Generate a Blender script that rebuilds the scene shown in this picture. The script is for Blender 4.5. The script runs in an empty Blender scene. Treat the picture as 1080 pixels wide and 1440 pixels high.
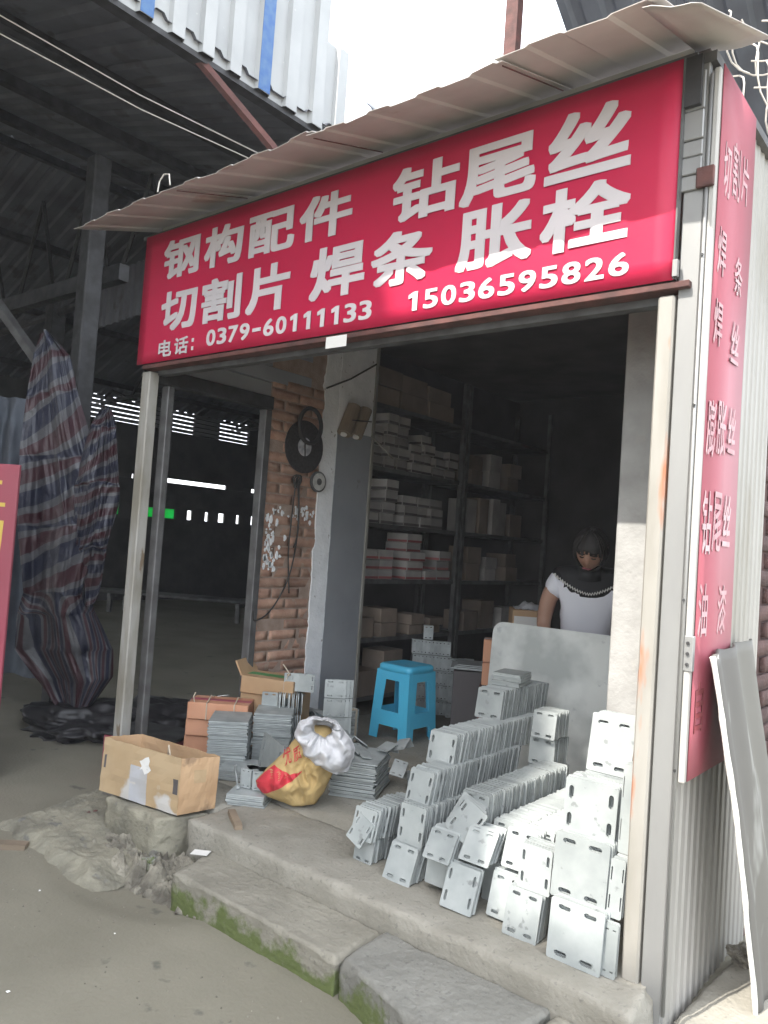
import bpy, bmesh, math, random
from mathutils import Vector, Matrix, Euler, noise
from mathutils.bvhtree import BVHTree

S = bpy.context.scene
C = S.collection
random.seed(11)


# ------------------------------------------------------------------ camera
YAW, PITCH, ROLL = math.radians(39.302), math.radians(2.349), math.radians(3.943)
fw = Vector((-math.sin(YAW) * math.cos(PITCH), math.cos(YAW) * math.cos(PITCH), math.sin(PITCH)))
r0 = Vector((math.cos(YAW), math.sin(YAW), 0))
u0 = r0.cross(fw)
rt = r0 * math.cos(ROLL) + u0 * math.sin(ROLL)
up = -r0 * math.sin(ROLL) + u0 * math.cos(ROLL)
cam_data = bpy.data.cameras.new('camera')
cam = bpy.data.objects.new('camera', cam_data)
C.objects.link(cam)
cam.matrix_world = Matrix(((rt.x, up.x, -fw.x, 0.815), (rt.y, up.y, -fw.y, -2.281), (rt.z, up.z, -fw.z, 1.2), (0, 0, 0, 1)))
cam_data.sensor_fit = 'HORIZONTAL'
cam_data.sensor_width = 36
cam_data.lens = 36 * 1100.24 / 1080
cam_data.clip_end = 500
cam_data.clip_start = 0.05
S.camera = cam

# ------------------------------------------------------------------ light
SUN = Vector((-0.24, -1.0, 1.3)).normalized()
w = bpy.data.worlds.new('World')
S.world = w
w.use_nodes = True
nt = w.node_tree
bg = nt.nodes['Background']
sky = nt.nodes.new('ShaderNodeTexSky')
sky.sky_type = 'NISHITA'
sky.sun_disc = False
sky.sun_elevation = math.asin(SUN.z)
sky.sun_rotation = math.atan2(SUN.x, SUN.y)
sky.dust_density = 4.0
sky.air_density = 1.0
mx = nt.nodes.new('ShaderNodeMix')
mx.data_type = 'RGBA'
mx.inputs[0].default_value = 0.6
nt.links.new(sky.outputs[0], mx.inputs[6])
mx.inputs[7].default_value = (10.5, 11.0, 11.6, 1)          # thin bright cloud over the whole sky
nt.links.new(mx.outputs[2], bg.inputs[0])
bg.inputs[1].default_value = 0.15
sl = bpy.data.lights.new('sun', 'SUN')
sl.energy = 3.0
sl.angle = math.radians(0.6)
sl.color = (1.0, 0.95, 0.88)
so = bpy.data.objects.new('sun', sl)
so.rotation_euler = SUN.to_track_quat('Z', 'Y').to_euler()
so.location = (-2, -8, 12)
C.objects.link(so)
vs = S.view_settings
vs.view_transform = 'Standard'
vs.look = 'None'
vs.exposure = 1.62
vs.gamma = 1
vs.use_curve_mapping = False
S.cycles.max_bounces = 8
S.cycles.sample_clamp_indirect = 6
S.cycles.caustics_reflective = True


# ------------------------------------------------------------------ helpers
class MB:
    def __init__(s):
        s.v, s.f = [], []

    def add(s, vs, fs):
        n = len(s.v)
        s.v += [tuple(p) for p in vs]
        s.f += [tuple(i + n for i in f) for f in fs]
        return s

    def box(s, x0, x1, y0, y1, z0, z1, M=None):
        vs = [Vector((x, y, z)) for z in (z0, z1) for y in (y0, y1) for x in (x0, x1)]
        if M is not None:
            vs = [M @ p for p in vs]
        return s.add(vs, [(0, 2, 3, 1), (4, 5, 7, 6), (0, 1, 5, 4), (2, 6, 7, 3), (0, 4, 6, 2), (1, 3, 7, 5)])

    def hexa(s, vs):      # bottom 4 then top 4, both counter-clockwise from above
        return s.add(vs, [(3, 2, 1, 0), (4, 5, 6, 7), (0, 1, 5, 4), (1, 2, 6, 5), (2, 3, 7, 6), (3, 0, 4, 7)])

    def tube(s, pts, r, n=8, caps=True):
        pts = [Vector(p) for p in pts]
        rs = r if isinstance(r, (list, tuple)) else [r] * len(pts)
        rings = []
        prev = None
        for i, p in enumerate(pts):
            t = (pts[min(i + 1, len(pts) - 1)] - pts[max(i - 1, 0)])
            if t.length < 1e-9:
                t = Vector((0, 0, 1))
            t.normalize()
            a = prev if prev is not None else (Vector((0, 0, 1)) if abs(t.z) < .9 else Vector((1, 0, 0)))
            a = (a - t * a.dot(t))
            if a.length < 1e-6:
                a = t.orthogonal()
            a.normalize()
            prev = a
            b = t.cross(a)
            rings.append([p + (a * math.cos(2 * math.pi * k / n) + b * math.sin(2 * math.pi * k / n)) * rs[i] for k in range(n)])
        vs = [q for ring in rings for q in ring]
        fs = []
        for i in range(len(rings) - 1):
            for k in range(n):
                fs.append((i * n + k, i * n + (k + 1) % n, (i + 1) * n + (k + 1) % n, (i + 1) * n + k))
        if caps:
            fs.append(tuple(range(n - 1, -1, -1)))
            fs.append(tuple((len(rings) - 1) * n + k for k in range(n)))
        return s.add(vs, fs)

    def prism(s, poly, fn):   # poly list of 2D, fn(u, v, d) -> 3D, d = 0 or 1
        n = len(poly)
        vs = [fn(u, v, 0) for u, v in poly] + [fn(u, v, 1) for u, v in poly]
        fs = [tuple(range(n - 1, -1, -1)), tuple(range(n, 2 * n))]
        fs += [(i, (i + 1) % n, n + (i + 1) % n, n + i) for i in range(n)]
        return s.add(vs, fs)

    def grid(s, nu, nv, fn):
        vs = [fn(i / nu, j / nv) for j in range(nv + 1) for i in range(nu + 1)]
        fs = [(j * (nu + 1) + i, j * (nu + 1) + i + 1, (j + 1) * (nu + 1) + i + 1, (j + 1) * (nu + 1) + i) for j in range(nv) for i in range(nu)]
        return s.add(vs, fs)

    def mesh(s, name, m=None, smooth=False, bevel=0, weld=0, seg=1):
        me = bpy.data.meshes.new(name)
        me.from_pydata(s.v, [], s.f)
        bm = bmesh.new()
        bm.from_mesh(me)
        if weld:
            bmesh.ops.remove_doubles(bm, verts=bm.verts, dist=weld)
        bmesh.ops.recalc_face_normals(bm, faces=bm.faces)
        if bevel:
            ed = [e for e in bm.edges if len(e.link_faces) == 2 and e.calc_face_angle(0) > .5]
            bmesh.ops.bevel(bm, geom=ed, offset=bevel, segments=seg, affect='EDGES', clamp_overlap=True)
        bm.to_mesh(me)
        bm.free()
        if smooth:
            for p in me.polygons:
                p.use_smooth = True
        if m:
            me.materials.append(m)
        return me

    def build(s, name, m, parent=None, **k):
        return obj(name, s.mesh(name, m, **k), parent)


def obj(name, me, parent=None):
    o = bpy.data.objects.new(name, me)
    C.objects.link(o)
    if parent:
        o.parent = parent
    return o


def tag(o, label=None, cat=None, group=None, kind=None):
    if label: o['label'] = label
    if cat: o['category'] = cat
    if group: o['group'] = group
    if kind: o['kind'] = kind
    return o


def empty(name, loc=(0, 0, 0), rz=0, **k):
    o = bpy.data.objects.new(name, None)
    o.empty_display_size = .05
    o.location = loc
    o.rotation_euler = (0, 0, rz)
    C.objects.link(o)
    return tag(o, **k)


def copy_tree(o, parent=None):
    c = o.copy()
    C.objects.link(c)
    if parent: c.parent = parent
    for ch in list(o.children):
        copy_tree(ch, c)
    return c


def thicken(me, t, off=0):
    o = bpy.data.objects.new('tmp', me)
    C.objects.link(o)
    md = o.modifiers.new('s', 'SOLIDIFY')
    md.thickness = t
    md.offset = off
    r = evald(o)
    bpy.data.objects.remove(o)
    return r


def evald(o):
    dg = bpy.context.evaluated_depsgraph_get()
    dg.update()
    return bpy.data.meshes.new_from_object(o.evaluated_get(dg))


def nz(x, y, z=0, s=1):
    return noise.noise(Vector((x * s, y * s, z * s)))


def rough_box(x0, x1, y0, y1, z0, z1, step=.03, amp=.006, sc=9, rnd=.015, M=None, chip=0, seed=0.0):
    """A box of many small faces, its corners worn round and its surface uneven."""
    m = MB()
    nx, ny, nzz = (max(1, min(110, int((b - a) / step))) for a, b in ((x0, x1), (y0, y1), (z0, z1)))
    def P(u, v, q):
        p = Vector((x0 + (x1 - x0) * u, y0 + (y1 - y0) * v, z0 + (z1 - z0) * q))
        c = Vector((min(max(p.x, x0 + rnd), x1 - rnd), min(max(p.y, y0 + rnd), y1 - rnd), min(max(p.z, z0 + rnd), z1 - rnd)))
        d = p - c
        if d.length > 1e-9:
            p = c + d.normalized() * rnd
        n = noise.noise_vector(p * sc + Vector((seed, 3.1, 7.7)))
        p = p + n * amp + noise.noise_vector(p * sc * 4) * amp * .4
        if chip:
            e = sum(1 for t in (p.x - x0, x1 - p.x, p.y - y0, y1 - p.y, p.z - z0, z1 - p.z) if t < rnd * 1.6)
            if e >= 2:
                k = max(0, nz(p.x, p.y, p.z, 14) + .15) * chip
                ctr = Vector(((x0 + x1) / 2, (y0 + y1) / 2, (z0 + z1) / 2))
                p = p + (ctr - p).normalized() * k
        return M @ p if M is not None else p
    m.grid(nx, ny, lambda u, v: P(u, v, 0)); m.grid(nx, ny, lambda u, v: P(u, v, 1))
    m.grid(nx, nzz, lambda u, v: P(u, 0, v)); m.grid(nx, nzz, lambda u, v: P(u, 1, v))
    m.grid(ny, nzz, lambda u, v: P(0, u, v)); m.grid(ny, nzz, lambda u, v: P(1, u, v))
    return m


# ------------------------------------------------------------------ materials
def mat(name, c1, c2=None, scale=6, rough=.75, metal=0, bump=0.0, bscale=None, rnd=0.0, contrast=(.35, .65), spots=None, sscale=30,
        sth=.68, coat=0, stretch=None, detail=6, world=False, trans=0):
    m = bpy.data.materials.new(name)
    m.use_nodes = True
    t = m.node_tree
    N, L = t.nodes, t.links
    b = N['Principled BSDF']
    b.inputs['Roughness'].default_value = rough
    b.inputs['Metallic'].default_value = metal
    if coat: b.inputs['Coat Weight'].default_value = coat
    tc = N.new('ShaderNodeNewGeometry' if world else 'ShaderNodeTexCoord')
    co = tc.outputs['Position' if world else 'Object']
    if stretch:
        mp = N.new('ShaderNodeMapping')
        mp.inputs['Scale'].default_value = stretch
        L.new(co, mp.inputs['Vector'])
        co = mp.outputs[0]
    oi = N.new('ShaderNodeObjectInfo')
    ad = N.new('ShaderNodeVectorMath'); ad.operation = 'MULTIPLY_ADD'
    cx = N.new('ShaderNodeCombineXYZ')
    for i in range(3): L.new(oi.outputs['Random'], cx.inputs[i])
    L.new(cx.outputs[0], ad.inputs[0]); ad.inputs[1].default_value = (17, 31, 23); L.new(co, ad.inputs[2])
    co = ad.outputs[0]
    ns = N.new('ShaderNodeTexNoise'); ns.inputs['Scale'].default_value = scale; ns.inputs['Detail'].default_value = detail
    L.new(co, ns.inputs['Vector'])
    rp = N.new('ShaderNodeMapRange'); rp.inputs[1].default_value, rp.inputs[2].default_value = contrast
    L.new(ns.outputs[0], rp.inputs[0])
    mixn = N.new('ShaderNodeMix'); mixn.data_type = 'RGBA'
    mixn.inputs[6].default_value = (*c1, 1); mixn.inputs[7].default_value = (*(c2 or c1), 1)
    L.new(rp.outputs[0], mixn.inputs[0])
    col = mixn.outputs[2]
    if spots:
        n2 = N.new('ShaderNodeTexNoise'); n2.inputs['Scale'].default_value = sscale; n2.inputs['Detail'].default_value = 4
        L.new(co, n2.inputs['Vector'])
        r2 = N.new('ShaderNodeMapRange'); r2.inputs[1].default_value = sth; r2.inputs[2].default_value = sth + .05
        L.new(n2.outputs[0], r2.inputs[0])
        m2 = N.new('ShaderNodeMix'); m2.data_type = 'RGBA'
        L.new(r2.outputs[0], m2.inputs[0]); L.new(col, m2.inputs[6]); m2.inputs[7].default_value = (*spots, 1)
        col = m2.outputs[2]
    if rnd:
        h = N.new('ShaderNodeHueSaturation')
        mr = N.new('ShaderNodeMapRange'); mr.inputs[3].default_value = 1 - rnd; mr.inputs[4].default_value = 1 + rnd
        L.new(oi.outputs['Random'], mr.inputs[0]); L.new(mr.outputs[0], h.inputs['Value']); L.new(col, h.inputs['Color'])
        col = h.outputs[0]
    L.new(col, b.inputs['Base Color'])
    rr = N.new('ShaderNodeMapRange'); rr.inputs[3].default_value = max(.05, rough - .12); rr.inputs[4].default_value = min(1, rough + .12)
    L.new(ns.outputs[0], rr.inputs[0]); L.new(rr.outputs[0], b.inputs['Roughness'])
    if bump:
        nb = N.new('ShaderNodeTexNoise'); nb.inputs['Scale'].default_value = bscale or scale * 6; nb.inputs['Detail'].default_value = 8
        L.new(co, nb.inputs['Vector'])
        bp = N.new('ShaderNodeBump'); bp.inputs['Strength'].default_value = bump; bp.inputs['Distance'].default_value = .01
        L.new(nb.outputs[0], bp.inputs['Height']); L.new(bp.outputs[0], b.inputs['Normal'])
    if trans:
        tr = N.new('ShaderNodeBsdfTranslucent'); L.new(col, tr.inputs[0])
        ms = N.new('ShaderNodeMixShader'); ms.inputs[0].default_value = trans
        out = N['Material Output']
        L.new(b.outputs[0], ms.inputs[1]); L.new(tr.outputs[0], ms.inputs[2]); L.new(ms.outputs[0], out.inputs[0])
    return m


def moss_concrete(name, c1, c2, zlo, zhi, moss=(.10, .125, .04), amount=.5):
    """Concrete with moss patches growing where a face is upright and low down."""
    m = mat(name, c1, c2, scale=5, rough=.9, bump=.5, bscale=60, spots=tuple(x * .68 for x in c1), sscale=55, sth=.62, world=True, contrast=(.3, .7), detail=12)
    t = m.node_tree; N, L = t.nodes, t.links
    b = N['Principled BSDF']
    src = b.inputs['Base Color'].links[0].from_socket
    g = N.new('ShaderNodeNewGeometry')
    sp = N.new('ShaderNodeSeparateXYZ'); L.new(g.outputs['Position'], sp.inputs[0])
    sn = N.new('ShaderNodeSeparateXYZ'); L.new(g.outputs['True Normal'], sn.inputs[0])
    ns = N.new('ShaderNodeTexNoise'); ns.inputs['Scale'].default_value = 7; ns.inputs['Detail'].default_value = 7; ns.inputs['Roughness'].default_value = .65
    L.new(g.outputs['Position'], ns.inputs['Vector'])
    a = N.new('ShaderNodeMapRange'); a.inputs[1].default_value = zhi; a.inputs[2].default_value = zlo; L.new(sp.outputs[2], a.inputs[0])
    s = N.new('ShaderNodeMath'); s.operation = 'MULTIPLY_ADD'; L.new(a.outputs[0], s.inputs[0]); s.inputs[1].default_value = .35; L.new(ns.outputs[0], s.inputs[2])
    r = N.new('ShaderNodeMapRange'); r.inputs[1].default_value = 1 - amount; r.inputs[2].default_value = 1.12 - amount; L.new(s.outputs[0], r.inputs[0])
    up_ = N.new('ShaderNodeMapRange'); up_.inputs[1].default_value = .75; up_.inputs[2].default_value = .35; L.new(sn.outputs[2], up_.inputs[0])
    mu = N.new('ShaderNodeMath'); mu.operation = 'MULTIPLY'; L.new(r.outputs[0], mu.inputs[0]); L.new(up_.outputs[0], mu.inputs[1])
    mm = N.new('ShaderNodeMix'); mm.data_type = 'RGBA'; L.new(mu.outputs[0], mm.inputs[0]); L.new(src, mm.inputs[6]); mm.inputs[7].default_value = (*moss, 1)
    L.new(mm.outputs[2], b.inputs['Base Color'])
    return m


M = {}
M['concrete'] = mat('concrete', (.235, .218, .168), (.165, .153, .115), scale=1.6, rough=.9, bump=.3, bscale=70, contrast=(.25, .75), spots=(.118, .112, .09), sscale=7, sth=.68, world=True, detail=10)
M['platform'] = moss_concrete('platform_concrete', (.30, .283, .24), (.22, .207, .17), -.2, .0, amount=.22)
M['step'] = moss_concrete('step_concrete', (.285, .268, .22), (.205, .192, .155), -.21, -.09, amount=.40)
M['slab'] = moss_concrete('slab_concrete', (.225, .22, .195), (.16, .157, .138), -.27, -.10, amount=.42)
M['block'] = mat('block_concrete', (.28, .262, .20), (.17, .16, .125), scale=7, rough=.95, bump=.7, bscale=60, spots=(.15, .145, .125), sscale=12, sth=.64)
M['rubble'] = mat('rubble', (.27, .25, .20), (.11, .10, .08), scale=14, rough=.95, bump=.8, bscale=90)
M['zinc'] = mat('zinc_plate', (.40, .425, .415), (.29, .315, .31), scale=9, rough=.46, metal=.2, rnd=.16, contrast=(.35, .68), spots=(.24, .255, .25), sscale=26, sth=.64, detail=10)
M['zincdull'] = mat('dull_zinc', (.43, .46, .455), (.31, .335, .335), scale=12, rough=.55, metal=.25, rnd=.15)
M['zincsheet'] = mat('zinc_sheet', (.68, .70, .675), (.42, .445, .43), scale=5, rough=.40, metal=.15, contrast=(.38, .62), spots=(.44, .46, .46), sscale=11, sth=.66)  # blotches imitate light thrown back by the plates, partly stains
M['red'] = mat('red_banner', (.70, .022, .095), (.60, .017, .075), scale=1.6, contrast=(.3, .7), rough=.46, trans=.32, bump=.35, bscale=3.2)
M['letter'] = mat('letter_white', (.62, .575, .585), (.54, .505, .515), scale=4, rough=.5)
M['redside'] = mat('red_side_banner', (.36, .075, .105), (.29, .08, .10), scale=3, rough=.55, stretch=(1, 1, .3))
M['letterside'] = mat('faded_letter', (.50, .34, .35), (.42, .22, .24), scale=7, rough=.6)
M['letterdim'] = mat('worn_letter', (.30, .10, .11), (.36, .07, .08), scale=9, rough=.6)
M['yellow'] = mat('letter_yellow', (.62, .46, .10), rough=.5)
M['alu'] = mat('aluminium', (.34, .34, .33), (.265, .265, .258), scale=5, rough=.42, metal=.45, stretch=(1, 1, .25))
M['whitestrip'] = mat('white_strip', (.42, .41, .385), (.35, .34, .315), scale=6, rough=.55, spots=(.45, .40, .33), sscale=14, sth=.7)
M['post'] = mat('painted_post', (.30, .288, .26), (.22, .208, .18), scale=6, rough=.6, spots=(.36, .15, .08), sscale=5, sth=.6, stretch=(1.6, 1.6, .35))
M['oldpost'] = mat('old_post', (.31, .30, .275), (.20, .185, .15), scale=7, rough=.7, spots=(.16, .12, .08), sscale=10, sth=.64, stretch=(2, 2, .5))
M['rust'] = mat('rusty_steel', (.13, .05, .042), (.075, .036, .032), scale=16, rough=.8, bump=.2)
M['darksteel'] = mat('dark_steel', (.06, .06, .062), (.035, .034, .034), scale=12, rough=.6, metal=.3)
M['framesteel'] = mat('frame_steel', (.14, .14, .14), (.085, .082, .08), scale=10, rough=.5, metal=.3)
M['awning'] = mat('awning_sheet', (.46, .43, .40), (.37, .345, .32), scale=3, rough=.6, spots=(.33, .26, .22), sscale=4, sth=.64)
M['cladding'] = mat('grey_cladding', (.36, .345, .32), (.28, .27, .24), scale=4, rough=.55, metal=.1, spots=(.27, .255, .22), sscale=4, sth=.6, stretch=(1, 1, .3))
M['fascia'] = mat('white_cladding', (.38, .39, .385), (.32, .33, .328), scale=2.5, rough=.5, spots=(.45, .45, .42), sscale=24, sth=.72)
M['blue'] = mat('blue_paint', (.018, .09, .27), (.06, .14, .28), scale=16, rough=.5)
M['roofdark'] = mat('old_roof_sheet', (.15, .155, .175), (.10, .10, .115), scale=2, rough=.7, metal=.1, spots=(.09, .088, .095), sscale=3, sth=.6)
M['roofblue'] = mat('weathered_roof_sheet', (.14, .16, .19), (.09, .10, .12), scale=3, rough=.7)
M['plaster'] = mat('plaster', (.40, .395, .38), (.30, .295, .28), scale=6, rough=.9, bump=.3, bscale=50, spots=(.36, .35, .33), sscale=14, sth=.64)
M['whitewash'] = mat('whitewash', (.86, .87, .88), (.76, .77, .78), scale=10, rough=.9, bump=.35, bscale=60, spots=(.38, .36, .34), sscale=26, sth=.68)
M['greypanel'] = mat('grey_panel', (.29, .30, .315), (.24, .25, .265), scale=3, rough=.6, spots=(.22, .22, .22), sscale=9, sth=.68)
M['brick'] = mat('brick', (.46, .295, .215), (.37, .215, .155), scale=16, rough=.95, bump=.5, bscale=90, rnd=.28, spots=(.40, .29, .22), sscale=18, sth=.63)
M['olddarkbrick'] = mat('old_dark_brick', (.085, .042, .036), (.055, .03, .027), scale=12, rough=.95, bump=.5, bscale=80, rnd=.25)
M['mortar'] = mat('mortar', (.38, .29, .235), (.30, .22, .175), scale=20, rough=.95, bump=.5, bscale=120)
M['interior'] = mat('dark_wall', (.07, .066, .063), (.045, .042, .041), scale=3, rough=.95)  # even, very dark wall colour
M['ceiling'] = mat('ceiling_board', (.17, .15, .15), (.12, .11, .11), scale=3, rough=.9)
M['carton'] = mat('carton', (.50, .335, .195), (.42, .27, .15), scale=5, rough=.85, rnd=.08, spots=(.30, .20, .12), sscale=8, sth=.64)
M['paleside'] = mat('worn_carton', (.46, .34, .205), (.40, .28, .155), scale=5, rough=.85, spots=(.52, .50, .47), sscale=5, sth=.56)
M['greycarton'] = mat('muted_carton', (.24, .19, .15), (.18, .14, .11), scale=5, rough=.9, rnd=.2)  # darker, less saturated carton colour for the shelves
M['orangecarton'] = mat('orange_carton', (.58, .30, .185), (.50, .25, .15), scale=6, rough=.85, rnd=.08)
M['whitebox'] = mat('white_box', (.38, .36, .34), (.28, .265, .25), scale=6, rough=.8, rnd=.22)
M['boxband'] = mat('box_band', (.33, .10, .10), (.26, .09, .09), scale=6, rough=.8, rnd=.3)
M['darkband'] = mat('dark_box_band', (.10, .09, .09), rough=.8, rnd=.3)
M['tape'] = mat('clear_tape', (.50, .51, .54), (.42, .40, .38), scale=5, rough=.25)
M['greentape'] = mat('green_tape', (.05, .22, .07), (.08, .27, .10), scale=8, rough=.5)
M['strap'] = mat('plastic_strap', (.55, .47, .36), rough=.5)
M['stool'] = mat('blue_plastic', (.10, .55, .80), (.09, .50, .75), scale=4, rough=.38)
M['sack'] = mat('tan_woven_sack', (.50, .36, .16), (.43, .30, .125), scale=9, rough=.92, bump=.25, bscale=150)
M['sackred'] = mat('red_sack_print', (.55, .035, .05), (.48, .03, .045), scale=9, rough=.7)
M['sackwhite'] = mat('white_sack', (.62, .62, .63), (.50, .50, .515), scale=12, rough=.9, bump=.25, bscale=150)
M['rubber'] = mat('black_rubber', (.03, .028, .028), (.045, .04, .038), scale=10, rough=.7)
M['disc'] = mat('grinding_disc', (.05, .045, .045), (.03, .028, .028), scale=60, rough=.9, bump=.3)
M['discwhite'] = mat('pale_disc', (.55, .54, .51), (.42, .41, .39), scale=30, rough=.8)
M['silver'] = mat('foil_label', (.55, .55, .56), (.30, .30, .32), scale=30, rough=.4)
M['cable'] = mat('cable', (.035, .032, .03), rough=.6)
M['wire'] = mat('pale_wire', (.50, .47, .42), rough=.6)
M['paper'] = mat('paper', (.70, .69, .66), rough=.8)
M['skin'] = mat('skin', (.42, .245, .17), (.38, .21, .145), scale=8, rough=.5)
M['hair'] = mat('black_hair', (.018, .015, .014), (.03, .025, .022), scale=60, rough=.65, stretch=(3, 3, .4))
M['shirt'] = mat('white_shirt', (.80, .81, .86), (.76, .77, .83), scale=6, rough=.85, bump=.12, bscale=12)
M['blackcloth'] = mat('black_cloth', (.02, .02, .022), rough=.8)
M['trousers'] = mat('dark_trousers', (.03, .035, .05), rough=.85)
M['glassgreen'] = mat('green_glazing', (.05, .45, .13), (.07, .5, .2), scale=3, rough=.4, trans=.8)
M['board'] = mat('grey_board', (.13, .125, .108), (.105, .10, .09), scale=3, rough=.7, spots=(.26, .26, .24), sscale=5, sth=.62, stretch=(1, 1, .3))
M['foam'] = mat('torn_foam_edge', (.74, .73, .69), (.62, .61, .57), scale=30, rough=.9, bump=.6)
M['wood'] = mat('weathered_wood', (.26, .20, .14), (.18, .14, .10), scale=8, rough=.9, stretch=(1, 1, .2))
M['blackheap'] = mat('dark_plastic', (.013, .0125, .014), (.022, .02, .022), scale=9, rough=.42)
M['blocker'] = mat('blocker_render', (.34, .33, .30), (.27, .26, .24), scale=1.2, rough=.9, bump=.2)
M['glass'] = mat('dark_glass', (.05, .06, .07), rough=.12)


def tarp_mat(name, a, b_, c, n=9.0):
    m = bpy.data.materials.new(name); m.use_nodes = True
    t = m.node_tree; N, L = t.nodes, t.links
    b = N['Principled BSDF']; b.inputs['Roughness'].default_value = .42
    uv = N.new('ShaderNodeUVMap')
    sp = N.new('ShaderNodeSeparateXYZ'); L.new(uv.outputs[0], sp.inputs[0])
    mu = N.new('ShaderNodeMath'); mu.operation = 'MULTIPLY'; mu.inputs[1].default_value = n; L.new(sp.outputs[1], mu.inputs[0])
    fr = N.new('ShaderNodeMath'); fr.operation = 'FRACT'; L.new(mu.outputs[0], fr.inputs[0])
    cr = N.new('ShaderNodeValToRGB'); cr.color_ramp.interpolation = 'CONSTANT'; L.new(fr.outputs[0], cr.inputs[0])
    e = cr.color_ramp.elements
    e[0].position = 0; e[0].color = (*a, 1)
    e[1].position = .32; e[1].color = (*c, 1)
    for p, k in ((.48, b_), (.82, c)):
        q = e.new(p); q.color = (*k, 1)
    ns = N.new('ShaderNodeTexNoise'); ns.inputs['Scale'].default_value = 14; ns.inputs['Detail'].default_value = 6
    tc = N.new('ShaderNodeTexCoord'); L.new(tc.outputs['Object'], ns.inputs['Vector'])
    mr = N.new('ShaderNodeMapRange'); mr.inputs[3].default_value = .6; mr.inputs[4].default_value = 1.25; L.new(ns.outputs[0], mr.inputs[0])
    h = N.new('ShaderNodeHueSaturation'); L.new(cr.outputs[0], h.inputs['Color']); L.new(mr.outputs[0], h.inputs['Value'])
    L.new(h.outputs[0], b.inputs['Base Color'])
    bp = N.new('ShaderNodeBump'); bp.inputs['Strength'].default_value = .5; bp.inputs['Distance'].default_value = .02
    L.new(ns.outputs[0], bp.inputs['Height']); L.new(bp.outputs[0], b.inputs['Normal'])
    return m


M['tarp'] = tarp_mat('striped_tarp', (.045, .016, .022), (.017, .019, .038), (.078, .078, .085), 11)
M['tarpdim'] = tarp_mat('dusty_striped_tarp', (.13, .05, .06), (.05, .055, .12), (.20, .20, .21), 12)

# ------------------------------------------------------------------ ground, platform, steps
def ground_z(x, y):
    z = -.20 + .012 * nz(x, y, 0, 1.3) + .004 * nz(x, y, 4, 6)
    def bump(cx, cy, rx, ry, h):
        d = ((x - cx) / rx) ** 2 + ((y - cy) / ry) ** 2
        return h * max(0, 1 - d) ** .7 if d < 1 else 0
    z += bump(.45, .55, .55, .75, .10)            # made-up ground by the right wall
    z -= bump(-1.95, -.38, .5, .25, .035)
    return z


m = MB()
m.grid(150, 120, lambda u, v: (lambda x, y: Vector((x, y, ground_z(x, y))))(-4.5 + 6 * u, -2.6 + 5 * v))
g0 = m
def outer(x, y):
    return Vector((x, y, -.225))
big = MB()
for (a, b, c, d) in ((-60, -4.5, -60, 60), (1.5, 60, -60, 60), (-4.5, 1.5, -60, -2.6), (-4.5, 1.5, 2.4, 60)):
    big.add([(a, c, -.2), (b, c, -.2), (b, d, -.2), (a, d, -.2)], [(0, 1, 2, 3)])
g0.add(big.v, big.f)
tag(g0.build('ground', M['concrete'], smooth=True), kind='structure')

pf = rough_box(-1.86, .044, -.17, .25, -.26, 0, step=.02, amp=.006, rnd=.012, chip=.028)
pf.box(-2.74, -1.87, -.0, .245, -.26, -.003)
pf.box(-2.74, .044, .245, 4.6, -.26, -.004)
tag(pf.build('platform', M['platform'], smooth=True, weld=.0002), kind='structure')

def step_piece(name, pts, z0, z1, m_, seed):
    """A slab over a four-cornered plan (front-left, front-right, back-right, back-left)."""
    r = rough_box(0, 1, 0, 1, 0, 1, step=.018, amp=0, rnd=.0001)
    a, b, c, d = (Vector((p[0], p[1], 0)) for p in pts)
    out = []
    for (u, v, q) in r.v:
        u, v, q = min(max(u, 0), 1), min(max(v, 0), 1), min(max(q, 0), 1)
        p = (a * (1 - u) + b * u) * (1 - v) + (d * (1 - u) + c * u) * v
        e = min(v, 1 - v, u * 3, (1 - u) * 3)
        zz = z0 + (z1 - z0) * q
        zz -= max(0, .035 - e) * .28 * max(0, (q - .35) / .65) ** 2
        if q > .55 and e < .07: zz -= max(0, nz(p.x, p.y, seed, 9) - .22) * .06 * (1 - e / .07) * (q - .55) * 2.2
        p = Vector((p.x, p.y, zz))
        n = noise.noise_vector(p * 7 + Vector((seed, 0, 0)))
        n2 = noise.noise_vector(p * 26)
        out.append(p + n * .0035 + n2 * .003 + noise.noise_vector(p * 60) * .0022)
    r.v = out
    return tag(r.build(name, m_, smooth=True, weld=.0003), kind='structure')

step_piece('step', ((-1.63, -.40), (-.79, -.405), (-.80, -.165), (-1.70, -.165)), -.26, -.085, M['step'], 1)
step_piece('step_slab', ((-.775, -.40), (-.22, -.56), (-.18, -.165), (-.785, -.165)), -.26, -.075, M['slab'], 5)
step_piece('step_slab', ((-.205, -.55), (.45, -.62), (.45, -.165), (-.165, -.165)), -.26, -.08, M['step'], 8)

# broken concrete and stones round the foot of the block
blk = empty('concrete_block', label='chipped concrete block under the open cardboard box at the step corner', cat='concrete block')
bb = rough_box(-2.36, -1.975, -.245, -.02, -.225, -.022, step=.012, amp=.005, sc=13, rnd=.010, chip=.04, seed=4)
bb.v = [Vector((p[0] + .38 * (p[1] + .235) * (p[0] + 2.36) / .40 + (.010 * nz(p[1], p[2], 0, 25) + .006 * nz(p[1], p[2], 3, 70)) * (1 if p[0] > -1.99 else 0), p[1], p[2])) for p in bb.v]
bb.build('block_body', M['block'], blk, smooth=True, weld=.0003)

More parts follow.
